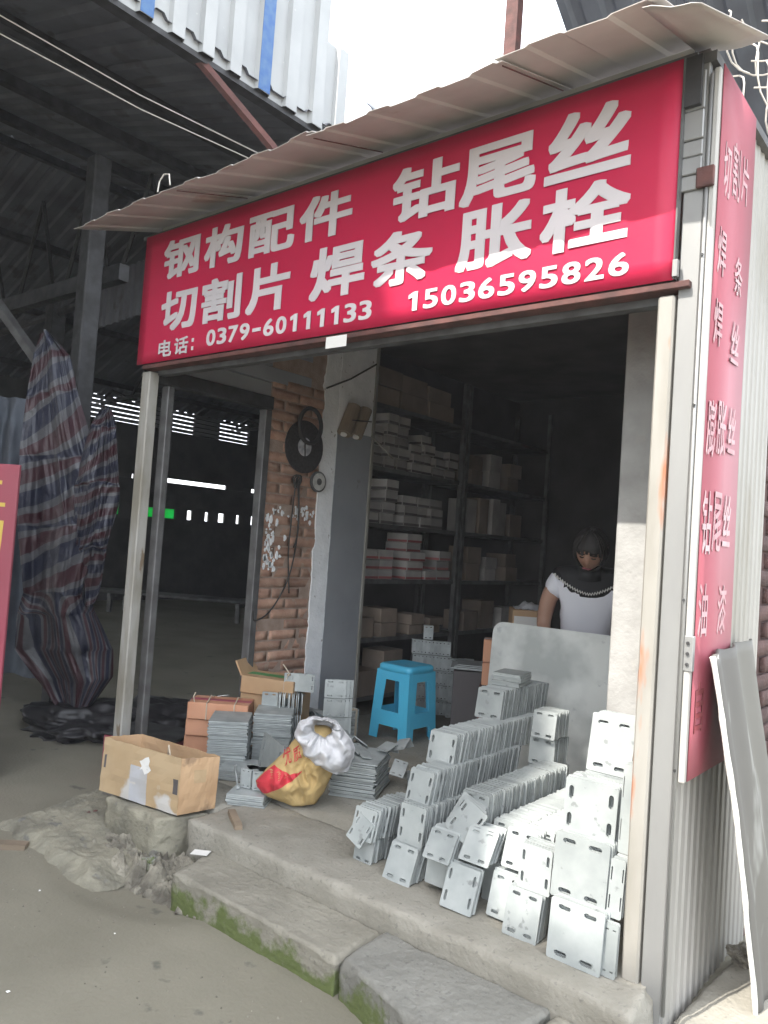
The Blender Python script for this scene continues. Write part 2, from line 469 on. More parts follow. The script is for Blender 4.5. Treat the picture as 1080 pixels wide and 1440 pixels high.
rb = MB()
for i in range(130):
    t = random.random()
    cx = -2.45 + .95 * t + random.uniform(-.05, .05)
    cy = -.27 - .10 * random.random() + (.10 if t < .2 else 0) - .02
    s_ = random.choice((.004, .006, .008, .012, .02))
    cz = ground_z(cx, cy) + s_ * .25
    st = Vector((random.random() * 50, 0, 0))
    base = bmesh.new(); bmesh.ops.create_icosphere(base, subdivisions=2, radius=1)
    sx, sy, sz = (random.uniform(.7, 1.4) for _ in range(3))
    vs_ = [Vector((v.co.x * sx, v.co.y * sy, v.co.z * sz * .7)) * s_ * (1 + .45 * noise.noise(v.co * 1.6 + st)) + Vector((cx, cy, cz)) for v in base.verts]
    base.verts.ensure_lookup_table()
    rb.add(vs_, [tuple(v.index for v in f.verts) for f in base.faces]); base.free()
tag(rb.build('rubble', M['rubble'], smooth=False), kind='stuff', label='broken concrete crumbs around the foot of the block', group='rubble')
def stone(name, c, r, label, seed, m_):
    b = bmesh.new(); bmesh.ops.create_icosphere(b, subdivisions=5, radius=1)
    mb = MB()
    mb.add([Vector((v.co.x * r[0], v.co.y * r[1], v.co.z * r[2])) * (1 + .45 * noise.noise(v.co * 1.7 + Vector((seed, 0, 0))) + .16 * noise.noise(v.co * 5) + .08 * noise.noise(v.co * 14) + .03 * noise.noise(v.co * 35)) + Vector(c) for v in b.verts], [tuple(v.index for v in f.verts) for f in b.faces])
    b.free()
    return tag(mb.build(name, m_, smooth=False), label=label, cat='stone')
stone('stone', (-1.94, -.285, -.20), (.06, .04, .045), 'dark stone wedged under the front corner of the concrete block', 3, M['slab'])
stone('stone', (-1.735, -.25, -.185), (.085, .05, .065), 'pale broken concrete lump at the left end of the mossy step', 9, M['rubble'])
stone('stone', (-2.20, -.265, -.20), (.13, .045, .045), 'flat broken concrete lump left of the dark stone under the block', 14, M['rubble'])
stone('stone', (-2.50, -.20, -.19), (.06, .05, .05), 'reddish brown stone by the lower left edge of the block', 21, M['rust'])
# concrete ramp by the left post
def ramp(u, v):
    x = -2.90 + .98 * u; y = -.60 + .95 * v
    x += .05 * nz(x, y, 2, 4) + .02 * nz(x, y, 6, 13); y += .16 * (u - .45) ** 2 + .05 * nz(x, y, 8, 4) + .02 * nz(x, y, 9, 13)
    e = max(0, min(u * 2.0, (1 - u) * 2.5, v * 3.2, (1 - v) * 3, 1))
    h = .03 + .095 * v ** 1.1 * (1 if x < -2.40 else max(0, 1 - (x + 2.40) * 6))
    return Vector((x, y, -.232 + (.030 + h) * min(1, e * 2.6) + .005 * nz(x, y, 1, 11) * min(1, e * 3) + .005 * nz(x, y, 1, 34) + .0045 * nz(x, y, 1, 80)))
m = MB(); m.grid(110, 110, ramp)
tag(m.build('concrete_ramp', M['block'], smooth=True), kind='structure')
def mortar(u, v):
    x = -2.42 + .86 * u; y = -.40 + .22 * v - .05 * (1 - u)
    y += .03 * nz(x, 3, 0, 9)
    e = max(0, min(u * 6, (1 - u) * 5, v * 3, 1))
    h = abs(nz(x, y, 2, 9)) * .09 + abs(nz(x, y, 5, 24)) * .045 + .02 * nz(x, y, 5, 60)
    return Vector((x + .02 * nz(x, y, 3, 20), y + .02 * nz(x, y, 4, 20), -.245 + e * (.02 + h + .035 * v)))
m = MB(); m.grid(130, 46, mortar)
tag(m.build('broken_mortar', M['rubble'], smooth=False), kind='structure')
lt = MB()
for i in range(26):
    x, y = random.uniform(-2.9, -.3), random.uniform(-1.9, -.65)
    z = ground_z(x, y) + .003; a = random.uniform(0, 6); k = random.uniform(.003, .008)
    lt.add([(x + k * math.cos(a + j * 1.57) * (1 if j % 2 else .6), y + k * math.sin(a + j * 1.57), z + .001 * j) for j in range(4)], [(0, 1, 2, 3)])
tag(lt.build('litter', M['paper']), kind='stuff')
gr = MB()
for i in range(420):
    x, y = random.uniform(-3.2, -.1), random.gauss(-.62, .25) if i % 2 else random.uniform(-2.2, -.5)
    if y > -.46: continue
    z = ground_z(x, y); k = random.uniform(.0015, .005); a = random.uniform(0, 6)
    gr.add([(x + k * math.cos(a + j * 2.1), y + k * math.sin(a + j * 2.1), z) for j in range(3)] + [(x, y, z + k * 1.2)], [(0, 1, 3), (1, 2, 3), (2, 0, 3)])
tag(gr.build('grit', M['rubble']), kind='stuff')
# slab by the right wall
step_piece('broken_slab', ((.075, .10), (.62, -.02), (.75, .62), (.10, .66)), -.25, -.105, M['platform'], 12)
stone('stone', (.13, .60, -.085), (.04, .045, .03), 'grey stone at the foot of the corrugated side wall', 31, M['rubble'])

# ------------------------------------------------------------------ the shop
shop = empty('shop_building', label='small hardware shop with open front under the red sign', cat='shop')
MB().box(-.35, .0, .5, .75, -.004, 2.70).build('pier', M['plaster'], shop, bevel=.006)
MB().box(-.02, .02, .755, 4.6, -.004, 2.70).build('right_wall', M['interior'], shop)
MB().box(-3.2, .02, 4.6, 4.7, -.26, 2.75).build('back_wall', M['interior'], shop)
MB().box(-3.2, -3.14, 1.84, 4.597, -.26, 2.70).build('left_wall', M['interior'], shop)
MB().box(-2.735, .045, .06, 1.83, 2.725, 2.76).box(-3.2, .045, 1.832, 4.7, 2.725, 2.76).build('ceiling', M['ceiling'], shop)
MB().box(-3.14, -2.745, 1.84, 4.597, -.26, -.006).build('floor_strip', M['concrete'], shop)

# left front post, right front tube, corner strip
MB().box(-2.725, -2.655, 0, .06, -.25, 2.0).build('post', M['oldpost'], shop, bevel=.006)
p = MB().box(-.05, .0, -.004, .05, -.006, 1.995).build('post', M['post'], shop, bevel=.006)
MB().box(.006, .066, .004, .03, -.20, 2.70).build('corner_strip', M['alu'], shop, bevel=.003)
MB().tube([(.0735, .001, -.06), (.0735, .001, 2.64)], .0055, 8).build('conduit', M['alu'], shop, smooth=True)
for z in (.62, 1.1, 1.66, 2.1):
    MB().tube([(.0735, -.004, z), (.0735, -.009, z)], .004, 8).build('screw', M['darksteel'], shop)
for i, (z0, z1) in enumerate(((2.30, 2.345), (2.348, 2.40), (2.403, 2.45), (2.453, 2.54), (2.543, 2.66))):
    MB().box(-.002, .058, -.004 - .0015 * (i % 2), .0035, z0, z1).build('tin_strip', M['alu'], shop, bevel=.003)
MB().box(-.01, .05, -.02, -.005, 2.55, 2.70).build('soffit_block', M['darksteel'], shop)
MB().box(.046, .096, -.012, .002, 2.30, 2.36).build('bracket', M['rust'], shop, bevel=.002)
# beams under the sign
MB().box(-2.70, .045, -.018, .045, 2.008, 2.028).build('sign_beam', M['rust'], shop, bevel=.002)
MB().box(-2.65, -.055, .046, .09, 1.985, 2.035).build('lintel', M['framesteel'], shop)
# behind the sign: boarding
MB().box(-2.72, .0, .05, .058, 2.69, 2.772).build('boarding', M['whitestrip'], shop)

# left side: door frame, boards over the door, brick, whitewash, grey panel
MB().box(-2.73, -2.67, .13, .17, -.004, 1.95).build('door_jamb', M['framesteel'], shop, bevel=.004)
MB().box(-2.73, -2.67, .815, .865, -.004, 1.95).build('door_jamb', M['framesteel'], shop, bevel=.004)
MB().box(-2.735, -2.665, .065, .87, 1.953, 2.03).build('door_head', M['darksteel'], shop, bevel=.004)
for i in range(7):
    z = 2.033 + i * .093
    MB().box(-2.73, -2.70 + .006 * (i % 2), .065, 1.20, z, z + .089).build('slat', M['greypanel'], shop, bevel=.004)
bw = empty('brick_wall'); bw.parent = shop
MB().box(-2.76, -2.697, .868, 1.52, -.004, 2.70).build('mortar_bed', M['mortar'], bw)
bl, bh, bt = .225, .0555, .03
brick_meshes = []
for k in range(6):
    b_ = rough_box(0, bl, 0, bt, 0, bh, step=.028, amp=.0016, sc=25, rnd=.004, seed=k * 3.3)
    brick_meshes.append(b_.mesh('brick', M['brick'], smooth=True, weld=.0002))
half = rough_box(0, bl / 2 - .005, 0, bt, 0, bh, step=.028, amp=.0016, sc=25, rnd=.004, seed=40).mesh('brick', M['brick'], smooth=True, weld=.0002)
def brick(parent, x, y, z, me, rz=math.pi / 2):
    o = obj('brick', me, parent); o.location = (x, y, z); o.rotation_euler = (random.uniform(-.02, .02), 0, rz + random.uniform(-.012, .012))
    return o
for c_ in range(34):
    z = .004 + c_ * .0635
    y = .875
    if c_ % 2:
        brick(bw, -2.693 + random.uniform(-.003, .003), y, z, half); y += bl / 2 + .006
    while y + bl < 1.50:
        brick(bw, -2.693 + random.uniform(-.003, .004), y, z, random.choice(brick_meshes)); y += bl + .009
    if 1.46 - y > .1:
        brick(bw, -2.693, y, z, half)
# whitewash with a ragged edge
def ragged(y0, y1, z0, z1, x, t, amp, n=90, edge0=True):
    poly = []
    for i in range(n + 1):
        z = z0 + (z1 - z0) * i / n
        poly.append((y0 + (amp * (nz(z, 3, 0, 7) + .6 * nz(z, 9, 0, 30)) if edge0 else 0), z))
    mb = MB()
    mb.v = []
    vs_ = []
    for (yy, z) in poly:
        vs_ += [(x, yy, z), (x, y1, z), (x - t, yy, z), (x - t, y1, z)]
    fs = []
    for i in range(n):
        a = 4 * i
        fs += [(a, a + 1, a + 5, a + 4), (a, a + 4, a + 6, a + 2), (a + 1, a + 3, a + 7, a + 5), (a + 2, a + 6, a + 7, a + 3)]
    fs += [(0, 2, 3, 1), (4 * n, 4 * n + 1, 4 * n + 3, 4 * n + 2)]
    return MB().add(vs_, fs)
ragged(1.315, 1.475, 0.0, 2.66, -2.684, .01, .02).build('whitewash', M['whitewash'], shop)
ragged(1.455, 1.795, -.004, 1.93, -2.680, .03, .006).build('grey_panel', M['greypanel'], shop)
ragged(1.45, 1.795, 1.93, 2.66, -2.681, .03, .008).build('upper_whitewash', M['whitewash'], shop)
MB().box(-2.70, -2.672, 1.798, 1.825, -.004, 2.66).build('edge_strip', M['oldpost'], shop, bevel=.003)
MB().box(-2.79, -2.70, 1.525, 1.84, -.004, 2.70).build('pier', M['interior'], shop)
mp = MB()
for i in range(90):
    if i < 40: yy, zz, k = random.uniform(.93, 1.30), random.gauss(1.355, .022), random.uniform(.003, .010)
    else: yy, zz, k = .90 + abs(random.gauss(0, .05)), random.uniform(1.0, 1.32), random.uniform(.004, .014)
    st_ = random.uniform(.8, 2.4)
    poly = [(yy + k * (.55 + .6 * random.random()) * math.cos(a), zz + k * st_ * (.55 + .6 * random.random()) * math.sin(a)) for a in [j * 2 * math.pi / 11 for j in range(11)]]
    mp.prism(poly, lambda u, v, d: (-2.693 + .006 * d, u, v))
tag(mp.build('paint_flakes', M['whitewash'], shop), kind='stuff')

# right outside wall: corrugated cladding
def corr(n, pitch, depth, length, fn, flat=.5):
    """Trapezoid-ribbed sheet: fn(s, h, t) -> point; s across the ribs, h height of the rib, t 0..1 along them."""
    prof = []
    for i in range(n):
        b = i * pitch
        q = pitch * (1 - flat) / 4
        prof += [(b, 0), (b + pitch * flat / 2, 0), (b + pitch * flat / 2 + q, depth), (b + pitch * flat + q, depth), (b + pitch * flat + 2 * q, 0)]
    prof.append((n * pitch, 0))
    vs_, fs = [], []
    for (s_, h) in prof:
        for t in range(length + 1):
            vs_.append(fn(s_, h, t / length))
    L1 = length + 1
    for i in range(len(prof) - 1):
        for t in range(length):
            fs.append((i * L1 + t, (i + 1) * L1 + t, (i + 1) * L1 + t + 1, i * L1 + t + 1))
    return MB().add(vs_, fs)
cl = corr(15, .0573, .005, 1, lambda s_, h, t: Vector((.058 + h, .032 + s_, -.18 + 2.86 * t)))
o = cl.build('side_cladding', M['cladding'], shop)
o.data = thicken(o.data, .002); o.data.materials.clear() if False else None
MB().box(.03, .085, .0, .90, 2.68, 2.71).build('roof_edge', M['framesteel'], shop)

# awning of separate sheets
aw = empty('awning'); aw.parent = shop
xs = (-2.86, -2.06, -1.24, -.45, .02)
for i in range(len(xs) - 1):
    a, b = xs[i], xs[i + 1] + .03
    drop = (.0, .006, -.004, .004)[i]
    n = max(2, round((b - a) / .2))
    def fn(s_, h, t, a=a, drop=drop, i=i):
        x = a + s_
        y = -.36 + .50 * t
        z = 2.655 + .155 * t + drop + h + .006 * math.sin(x * 5 + i) * (1 - t) + .002 * i
        return Vector((x, y - .012 * (nz(x, i, 0, 6)), z))
    me = corr(n, (b - a) / n, .007, 4, fn, flat=.80).mesh('sheet', M['awning'])
    o = obj('sheet', thicken(me, .0025), aw)
# the folded right end sheet
q = MB().grid(6, 6, lambda u, v: Vector((.0 + .155 * u + .05 * u * v, -.36 + .48 * v, 2.655 + .13 * v - .03 * u * (1 - v) - .02 * u + .004 * math.sin(u * 9))))
o = q.build('sheet', M['awning'], aw, smooth=True); o.data = thicken(o.data, .003)
for x in (-2.06, -1.24, -.45):
    MB().tube([(x + .02, -.345, 2.653), (x + .02, -.12, 2.722), (x + .02, .04, 2.771)], .0025, 5).build('seam', M['rust'], aw)
MB().box(-2.80, .03, -.004, .045, 2.702, 2.72).build('rafter', M['framesteel'], aw)
MB().tube([(-2.2, -.335, 2.69), (-2.2, -.33, 2.74), (-2.17, -.33, 2.765), (-2.13, -.33, 2.755), (-2.11, -.335, 2.70)], .003, 6).build('wire_loop', M['wire'], aw)

# ------------------------------------------------------------------ lettering
FONTCACHE = {('1', 0): ([Vector(p) for p in ((.31, .70, 0), (.22, .70, 0), (.07, .60, 0), (.07, .49, 0), (.20, .56, 0), (.20, 0, 0), (.31, 0, 0))], [(0, 1, 4, 5, 6), (1, 2, 3, 4)])}
def glyph(ch, off):
    k = (ch, off)
    if k not in FONTCACHE:
        cu = bpy.data.curves.new('glyph', 'FONT'); cu.body = ch; cu.offset = off; cu.size = 1; cu.resolution_u = 4
        o = bpy.data.objects.new('glyph', cu); C.objects.link(o)
        me = evald(o); bpy.data.objects.remove(o)
        vs_ = [v.co.copy() for v in me.vertices]; fs = [tuple(p.vertices) for p in me.polygons]
        FONTCACHE[k] = (vs_, fs)
    return FONTCACHE[k]
def letter(ch, box, fn, m_, parent, off=.026, t=.0012):
    """One character fitted into box = (u0, u1, v0, v1); fn(u, v, d) gives its place. Strokes are thickened by laying shifted outlines over each other."""
    vs_, fs = glyph(ch, 0)
    x0, x1 = min(v.x for v in vs_), max(v.x for v in vs_); y0, y1 = min(v.y for v in vs_), max(v.y for v in vs_)
    u0, u1, v0, v1 = box
    mb = MB()
    hor = (x1 - x0) / max(1e-6, y1 - y0)
    ox, oy = (off if hor > .25 else off * .5), (off if hor < 4 else off * .4)
    sx = (u1 - u0) / max(1e-6, x1 - x0 + 2 * ox); sy = (v1 - v0) / max(1e-6, y1 - y0 + 2 * oy)
    cnt = {}
    for f in fs:
        for i in range(len(f)):
            e = (f[i], f[(i + 1) % len(f)]); cnt.setdefault(tuple(sorted(e)), []).append(e)
    rim = [e[0] for e in cnt.values() if len(e) == 1]
    N_ = 20 if off > .012 else 8
    for k in range(N_):
        kx, ky = ((1, 1), (-1, 1), (-1, -1), (1, -1), (1, 0), (-1, 0), (0, 1), (0, -1), (1, .5), (1, -.5), (-1, .5), (-1, -.5), (.5, 1), (-.5, 1), (.5, -1), (-.5, -1), (.5, .5), (-.5, .5), (.5, -.5), (-.5, -.5))[k]
        dx, dy = ox * kx, oy * ky
        d = t + .00006 * k
        P = [(u0 + (v.x - x0 + ox + dx) * sx, v0 + (v.y - y0 + oy + dy) * sy) for v in vs_]
        n0 = len(vs_)
        mb.add([fn(u, v, d) for u, v in P] + [fn(u, v, 0) for u, v in P], [tuple(f) for f in fs] + [(b, a, n0 + a, n0 + b) for a, b in rim])
    return mb.build('letter', m_, parent)

sign = empty('shop_sign', (0, 0, 0), label='long red shop sign with white hardware lettering above the opening', cat='sign')
bn = MB().grid(40, 10, lambda u, v: Vector((-2.745 + 2.745 * u, -.0215 + .002 * math.sin(u * 31) * math.sin(v * 3.1) - .0, 2.032 + .668 * v)))
o = bn.build('banner', M['red'], sign, smooth=True); o.data = thicken(o.data, .002)
MB().box(-2.745, .0, -.014, .0, 2.034, 2.05).box(-2.745, .0, -.014, .0, 2.68, 2.698).box(-2.745, -2.73, -.014, 0, 2.05, 2.68).box(-.016, 0, -.014, 0, 2.05, 2.68).build('frame', M['framesteel'], sign)
MB().box(-.002, .003, -.026, .0, 2.034, 2.70).build('edge_trim', M['framesteel'], sign)
MB().box(-.002, .012, -.03, -.012, 2.04, 2.09).build('clip', M['alu'], sign)
fs_ = lambda u, v, d: Vector((u, -.0245 - d, v))
rows = [('钢', -2.575, -2.285, 2.443, 2.640), ('构', -2.246, -1.968, 2.443, 2.636), ('配', -1.930, -1.632, 2.440, 2.628), ('件', -1.604, -1.302, 2.443, 2.632),
        ('钻', -1.098, -.790, 2.420, 2.632), ('尾', -.783, -.478, 2.415, 2.625), ('丝', -.445, -.150, 2.415, 2.640),
        ('切', -2.562, -2.276, 2.178, 2.378), ('割', -2.238, -1.951, 2.178, 2.386), ('片', -1.915, -1.637, 2.178, 2.390),
        ('焊', -1.515, -1.214, 2.182, 2.400), ('条', -1.182, -.887, 2.180, 2.390), ('胀', -.782, -.478, 2.178, 2.398), ('栓', -.449, -.143, 2.180, 2.392),
        ('电', -2.558, -2.452, 2.052, 2.136), ('话', -2.428, -2.318, 2.052, 2.136)]
for ch, a, b, c_, d in rows:
    letter(ch, (a, b, c_, d), fs_, M['letter'], sign, off=.031 if c_ > 2.1 else .022)
for zz in (2.062, 2.102):
    MB().box(-2.292, -2.276, -.0257, -.0245, zz, zz + .018).build('letter', M['letter'], sign)
def digits(s_, x0, x1, z0, z1):
    n = len(s_); p = (x1 - x0) / n
    for i, ch in enumerate(s_):
        a = x0 + p * i
        if ch == '-': letter(ch, (a + .012, a + p - .012, (z0 + z1) / 2 - .009, (z0 + z1) / 2 + .007), fs_, M['letter'], sign, off=.01)
        elif ch == '1': letter(ch, (a + p * .18, a + p * .72, z0, z1), fs_, M['letter'], sign, off=.022)
        else: letter(ch, (a + p * .07, a + p * .89, z0, z1), fs_, M['letter'], sign, off=.022)
digits('0379-60111133', -2.185, -1.155, 2.068, 2.144)
digits('15036595826', -.998, -.128, 2.070, 2.142)
MB().box(-1.40, -1.288, -.0225, -.0205, 1.975, 2.022).build('paper_tag', M['paper'], sign)

side = empty('side_sign', label='tall narrow faded red sign on the corrugated side wall', cat='sign')
def side_y(y): return y - .0235 * (y + 2.28) / .7375      # the sheet is stretched over the front of its frame
o = MB().grid(2, 14, lambda u, v: Vector((.0985 + .002 * math.sin(v * 9), side_y(.10) + (side_y(.465) - side_y(.10)) * u, .59 + 2.085 * v))).build('banner', M['redside'], side, smooth=True); o.data = thicken(o.data, .003)
MB().box(.0775, .0965, .004, .34, .585, 2.66).build('frame', M['whitestrip'], side, bevel=.004)
MB().box(.078, .1035, .0005, .022, .90, 1.0).build('bracket', M['alu'], side, bevel=.002)
for z in (.92, .95, .98):
    MB().tube([(.09, -.001, z), (.09, -.004, z)], .005, 8).build('screw', M['darksteel'], side)
ff = lambda u, v, d: Vector((.1022 + d, side_y(u), v))
for ch, a, b, c_, d in (('切', .135, .205, 2.30, 2.46), ('割', .225, .305, 2.33, 2.50), ('片', .325, .40, 2.35, 2.50), ('焊', .12, .20, 2.06, 2.20), ('条', .30, .385, 2.05, 2.17),
                        ('焊', .118, .20, 1.85, 1.985), ('丝', .30, .385, 1.835, 1.965), ('膨', .105, .185, 1.52, 1.685), ('胀', .20, .29, 1.535, 1.70), ('丝', .315, .395, 1.555, 1.70),
                        ('钻', .105, .19, 1.235, 1.42), ('尾', .205, .29, 1.245, 1.425), ('丝', .31, .39, 1.265, 1.425), ('油', .11, .195, .995, 1.15), ('漆', .30, .385, .995, 1.145)):
    letter(ch, (a, b, c_, d), ff, M['letterside'], side, off=.008)
letter('自', (.125, .20, .72, .865), ff, M['letterdim'], side, off=.008)

# ------------------------------------------------------------------ slotted plates
def slotted(w_, h, t, variant, name='slotted_plate'):
    """Plate of width w_ and height h in XZ, front at y = 0, four long holes right through it."""
    cu = bpy.data.curves.new('p', 'CURVE'); cu.dimensions = '2D'; cu.fill_mode = 'BOTH'; cu.extrude = t / 2
    def spline(pts):
        sp = cu.splines.new('POLY'); sp.points.add(len(pts) - 1); sp.use_cyclic_u = True
        for i, (x, y) in enumerate(pts): sp.points[i].co = (x, y, 0, 1)
    c_ = .004
    a = w_ / 2
    spline([(-a + c_, 0), (a - c_, 0), (a, c_), (a, h - c_), (a - c_, h), (-a + c_, h), (-a, h - c_), (-a, c_)])
    if variant != 'plain':
        sl_, sr = (w_ * .25, min(w_, h) * .045)
        for sx in (-1, 1):
            for sy in (-1, 1):
                if variant == 'h': cx, cy, L_, hor = sx * w_ * .24, h / 2 + sy * h * .38, w_ * .24, True
                else: cx, cy, L_, hor = sx * w_ * .38, h / 2 + sy * h * .24, h * .24, False
                e = L_ / 2 - sr
                pts = []
                for j in range(5):
                    an = -math.pi / 2 + math.pi * j / 4
                    pts.append((e + sr * math.cos(an), sr * math.sin(an)))
                for j in range(5):
                    an = math.pi / 2 + math.pi * j / 4
                    pts.append((-e + sr * math.cos(an), sr * math.sin(an)))
                spline([(cx + (u if hor else v), cy + (v if hor else u)) for u, v in pts][::-1])
    o = bpy.data.objects.new('p', cu); C.objects.link(o)
    me = evald(o); bpy.data.objects.remove(o)
    for v in me.vertices:
        x, y, z = v.co
        v.co = (x, t / 2 - z, y)
    me.name = name
    me.materials.clear()
    me.materials.append(M['zinc'])
    return me
PM = {}
ORD = ['first', 'second', 'third', 'fourth', 'fifth', 'sixth', 'seventh', 'eighth', 'ninth', 'tenth', 'eleventh', 'twelfth', 'thirteenth', 'fourteenth', 'fifteenth', 'sixteenth', 'seventeenth', 'eighteenth', 'nineteenth', 'twentieth'] + ['twenty-' + k for k in ('first', 'second', 'third', 'fourth', 'fifth', 'sixth', 'seventh', 'eighth', 'ninth')] + ['thirtieth', 'thirty-first', 'thirty-second', 'thirty-third', 'thirty-fourth', 'thirty-fifth']
ordn = ORD
def plate_mesh(w_, h, t, var):
    k = (round(w_, 3), round(h, 3), t, var)
    if k not in PM: PM[k] = slotted(w_, h, t, var)
    return PM[k]
NPL = [0]
def plate(x, y, z, w_, h, lean, var, label, group=None, t=.006, rz=0, tilt=0, name='slotted_plate', cat='steel plate'):
    o = obj(name, plate_mesh(w_, h, t, var))
    a = math.atan2(lean, h)
    o.rotation_euler = (Matrix.Rotation(rz, 3, 'Z') @ Matrix.Rotation(-a, 3, 'X') @ Matrix.Rotation(tilt, 3, 'Y')).to_euler()
    o.location = (x, y, z)
    NPL[0] += 1
    return tag(o, label, cat, group)

def row(x0, x1, z, h, y0, y1, lean, var, first, rest, group, pitch=.013, single=30, zj=.004, xj=.004):
    """Plates standing one behind another; the first 'single' as objects, the rest joined."""
    w_ = x1 - x0; cx = (x0 + x1) / 2
    n = max(1, int((y1 - y0) / pitch))
    back = MB()
    for i in range(n):
        y = y0 + i * pitch
        jx, jz, jl = random.uniform(-xj, xj), random.uniform(0, zj), random.uniform(-.006, .006)
        if i == 0: jx = jz = 0
        if i < single:
            plate(cx + jx, y, z + jz, w_, h, lean + jl, var, first if i == 0 else ORD[i] + ' ' + group.split('plates')[0] + 'plate from the front' + group.split('plates', 1)[1], group)
        else:
            me = plate_mesh(w_, h, .006, var)
            Mx = Matrix.Translation((cx + jx, y, z + jz)) @ Matrix.Rotation(-math.atan2(lean + jl, h), 4, 'X')
            back.add([Mx @ v.co for v in me.vertices], [tuple(p.vertices) for p in me.polygons])
    if back.v:
        tag(back.build('packed_plates', M['zinc']), group.split('plates')[0] + 'plates packed close' + group.split('plates', 1)[1] + ', beyond the front ones', None, group, 'stuff')

row(-.945, -.824, 0, .13, 0, .06, .055, 'h', 'slotted plate leaning at the bottom front of the leftmost tall stack', 'plate hidden behind the leaning bottom plate of the leftmost tall stack', 'plates in the bottom tier of the leftmost stack', .012, 5)
row(-.94, -.825, 0, .118, .075, .75, .02, 'h', 'plate under the second tier of the leftmost tall stack', 'plate packed in the bottom tier under the leftmost tall stack', 'plates packed under the leftmost stack', .013, 0)
row(-.935, -.822, .121, .136, .06, .72, .018, 'v', 'front plate of the second tier from the bottom in the leftmost tall stack', 'plate standing in the second tier from the bottom of the leftmost tall stack', 'plates in the second tier of the leftmost stack', .013, 14)
row(-.953, -.845, .240, .130, .115, .78, .032, 'v', 'front plate of the middle tier in the leftmost tall stack', 'plate standing in the middle tier of the leftmost tall stack', 'plates in the middle tier of the leftmost stack', .013, 16)
row(-.995, -.868, .352, .125, .30, .98, .028, 'v', 'front plate of the long fourth tier in the leftmost tall stack', 'plate standing in the long fourth tier of the leftmost tall stack', 'plates in the fourth tier of the leftmost stack', .014, 20)
row(-1.045, -.915, .468, .13, .72, 1.15, .02, 'h', 'front plate of the uppermost short tier in the leftmost tall stack', 'plate standing in the uppermost tier of the leftmost tall stack', 'plates in the top tier of the leftmost stack', .014, 16)
# leaning middle group
row(-.79, -.672, .022, .10, .045, .11, .02, 'plain', 'dull plate standing below the small bright plate beside the leftmost tall stack', 'dull plate behind the plate under the small bright one', 'dull plates under the small bright plate', .011, 3)
row(-.775, -.665, .126, .105, -.0, .075, .058, 'h', 'small bright slotted plate leaning on dull plates right of the leftmost stack', 'plate leaning behind the small bright slotted plate', 'plates behind the small bright plate', .014, 5)
row(-.672, -.548, .004, .142, -.03, .02, .05, 'v', 'bottom slotted plate leaning alone in front, left of the wide middle plates', 'plate leaning behind the lone bottom plate in front', 'plates behind the lone bottom plate', .018, 3)
plate(-.685, .065, .205, .105, .125, .06, 'v', 'slotted plate slumped sideways against the long low row', tilt=.45, rz=.1)
plate(-.70, .088, .205, .105, .125, .06, 'v', 'second slumped plate behind the one leaning on the low row', tilt=.40, rz=.12)
plate(-.715, .115, .205, .105, .125, .06, 'v', 'rearmost slumped plate behind the two leaning on the low row', tilt=.36, rz=.12)
row(-.735, -.625, .215, .118, .17, .80, .012, 'h', 'front plate of the long low row behind the slumped plates', 'plate standing in the long low row behind the slumped plates', 'plates in the long low row', .014, 18)
row(-.735, -.625, .0, .21, .16, .78, .0, 'plain', 'plate under the long low row', 'plate packed under the long low row', 'plates packed under the long low row', .02, 0)
row(-.64, -.525, .155, .115, .02, .10, .075, 'h', 'slotted plate leaning far back between the small bright plate and the wide stack', 'plate leaning behind the far tilted plate', 'plates behind the far tilted plate', .016, 5)
row(-.605, -.49, .145, .12, .16, .95, .035, 'h', 'front plate of the bright row behind the far tilted plate', 'plate in the bright row reaching back from the far tilted plate', 'plates in the bright row left of the wide stack', .015, 20)
row(-.605, -.49, .0, .142, .13, .9, .0, 'plain', 'plate under the bright row', 'plate packed under the bright row', 'plates packed under the bright row', .022, 0)
row(-.52, -.405, .01, .14, .02, .10, .035, 'h', 'half covered bottom plate left of the front middle plate', 'plate standing behind the half covered bottom plate', 'plates behind the half covered bottom plate', .016, 4)
row(-.498, -.385, .165, .125, .06, .13, .04, 'h', 'slotted plate half hidden left of the upright plate in the middle tier', 'plate behind the half hidden plate in the middle', 'plates behind the half hidden plate', .016, 4)
row(-.43, -.310, .0, .145, -.03, .06, .035, 'h', 'front middle bottom plate leaning at the platform edge with four slots across', 'plate standing behind the front middle bottom plate', 'plates behind the front middle bottom plate', .013, 7)
row(-.408, -.296, .138, .138, .015, .10, .015, 'v', 'upright slotted plate on top of the front middle bottom plate', 'plate standing behind the upright plate in the middle', 'plates behind the upright middle plate', .013, 7)
row(-.475, -.37, .16, .118, .15, .95, .04, 'h', 'front plate of the bright row next to the wide stack', 'plate in the bright row reaching back beside the wide stack', 'plates in the bright row beside the wide stack', .015, 20)
row(-.475, -.31, .0, .155, .12, .9, .0, 'plain', 'plate under the row beside the wide stack', 'plate packed under the row beside the wide stack', 'plates packed under the row beside the wide stack', .022, 0)
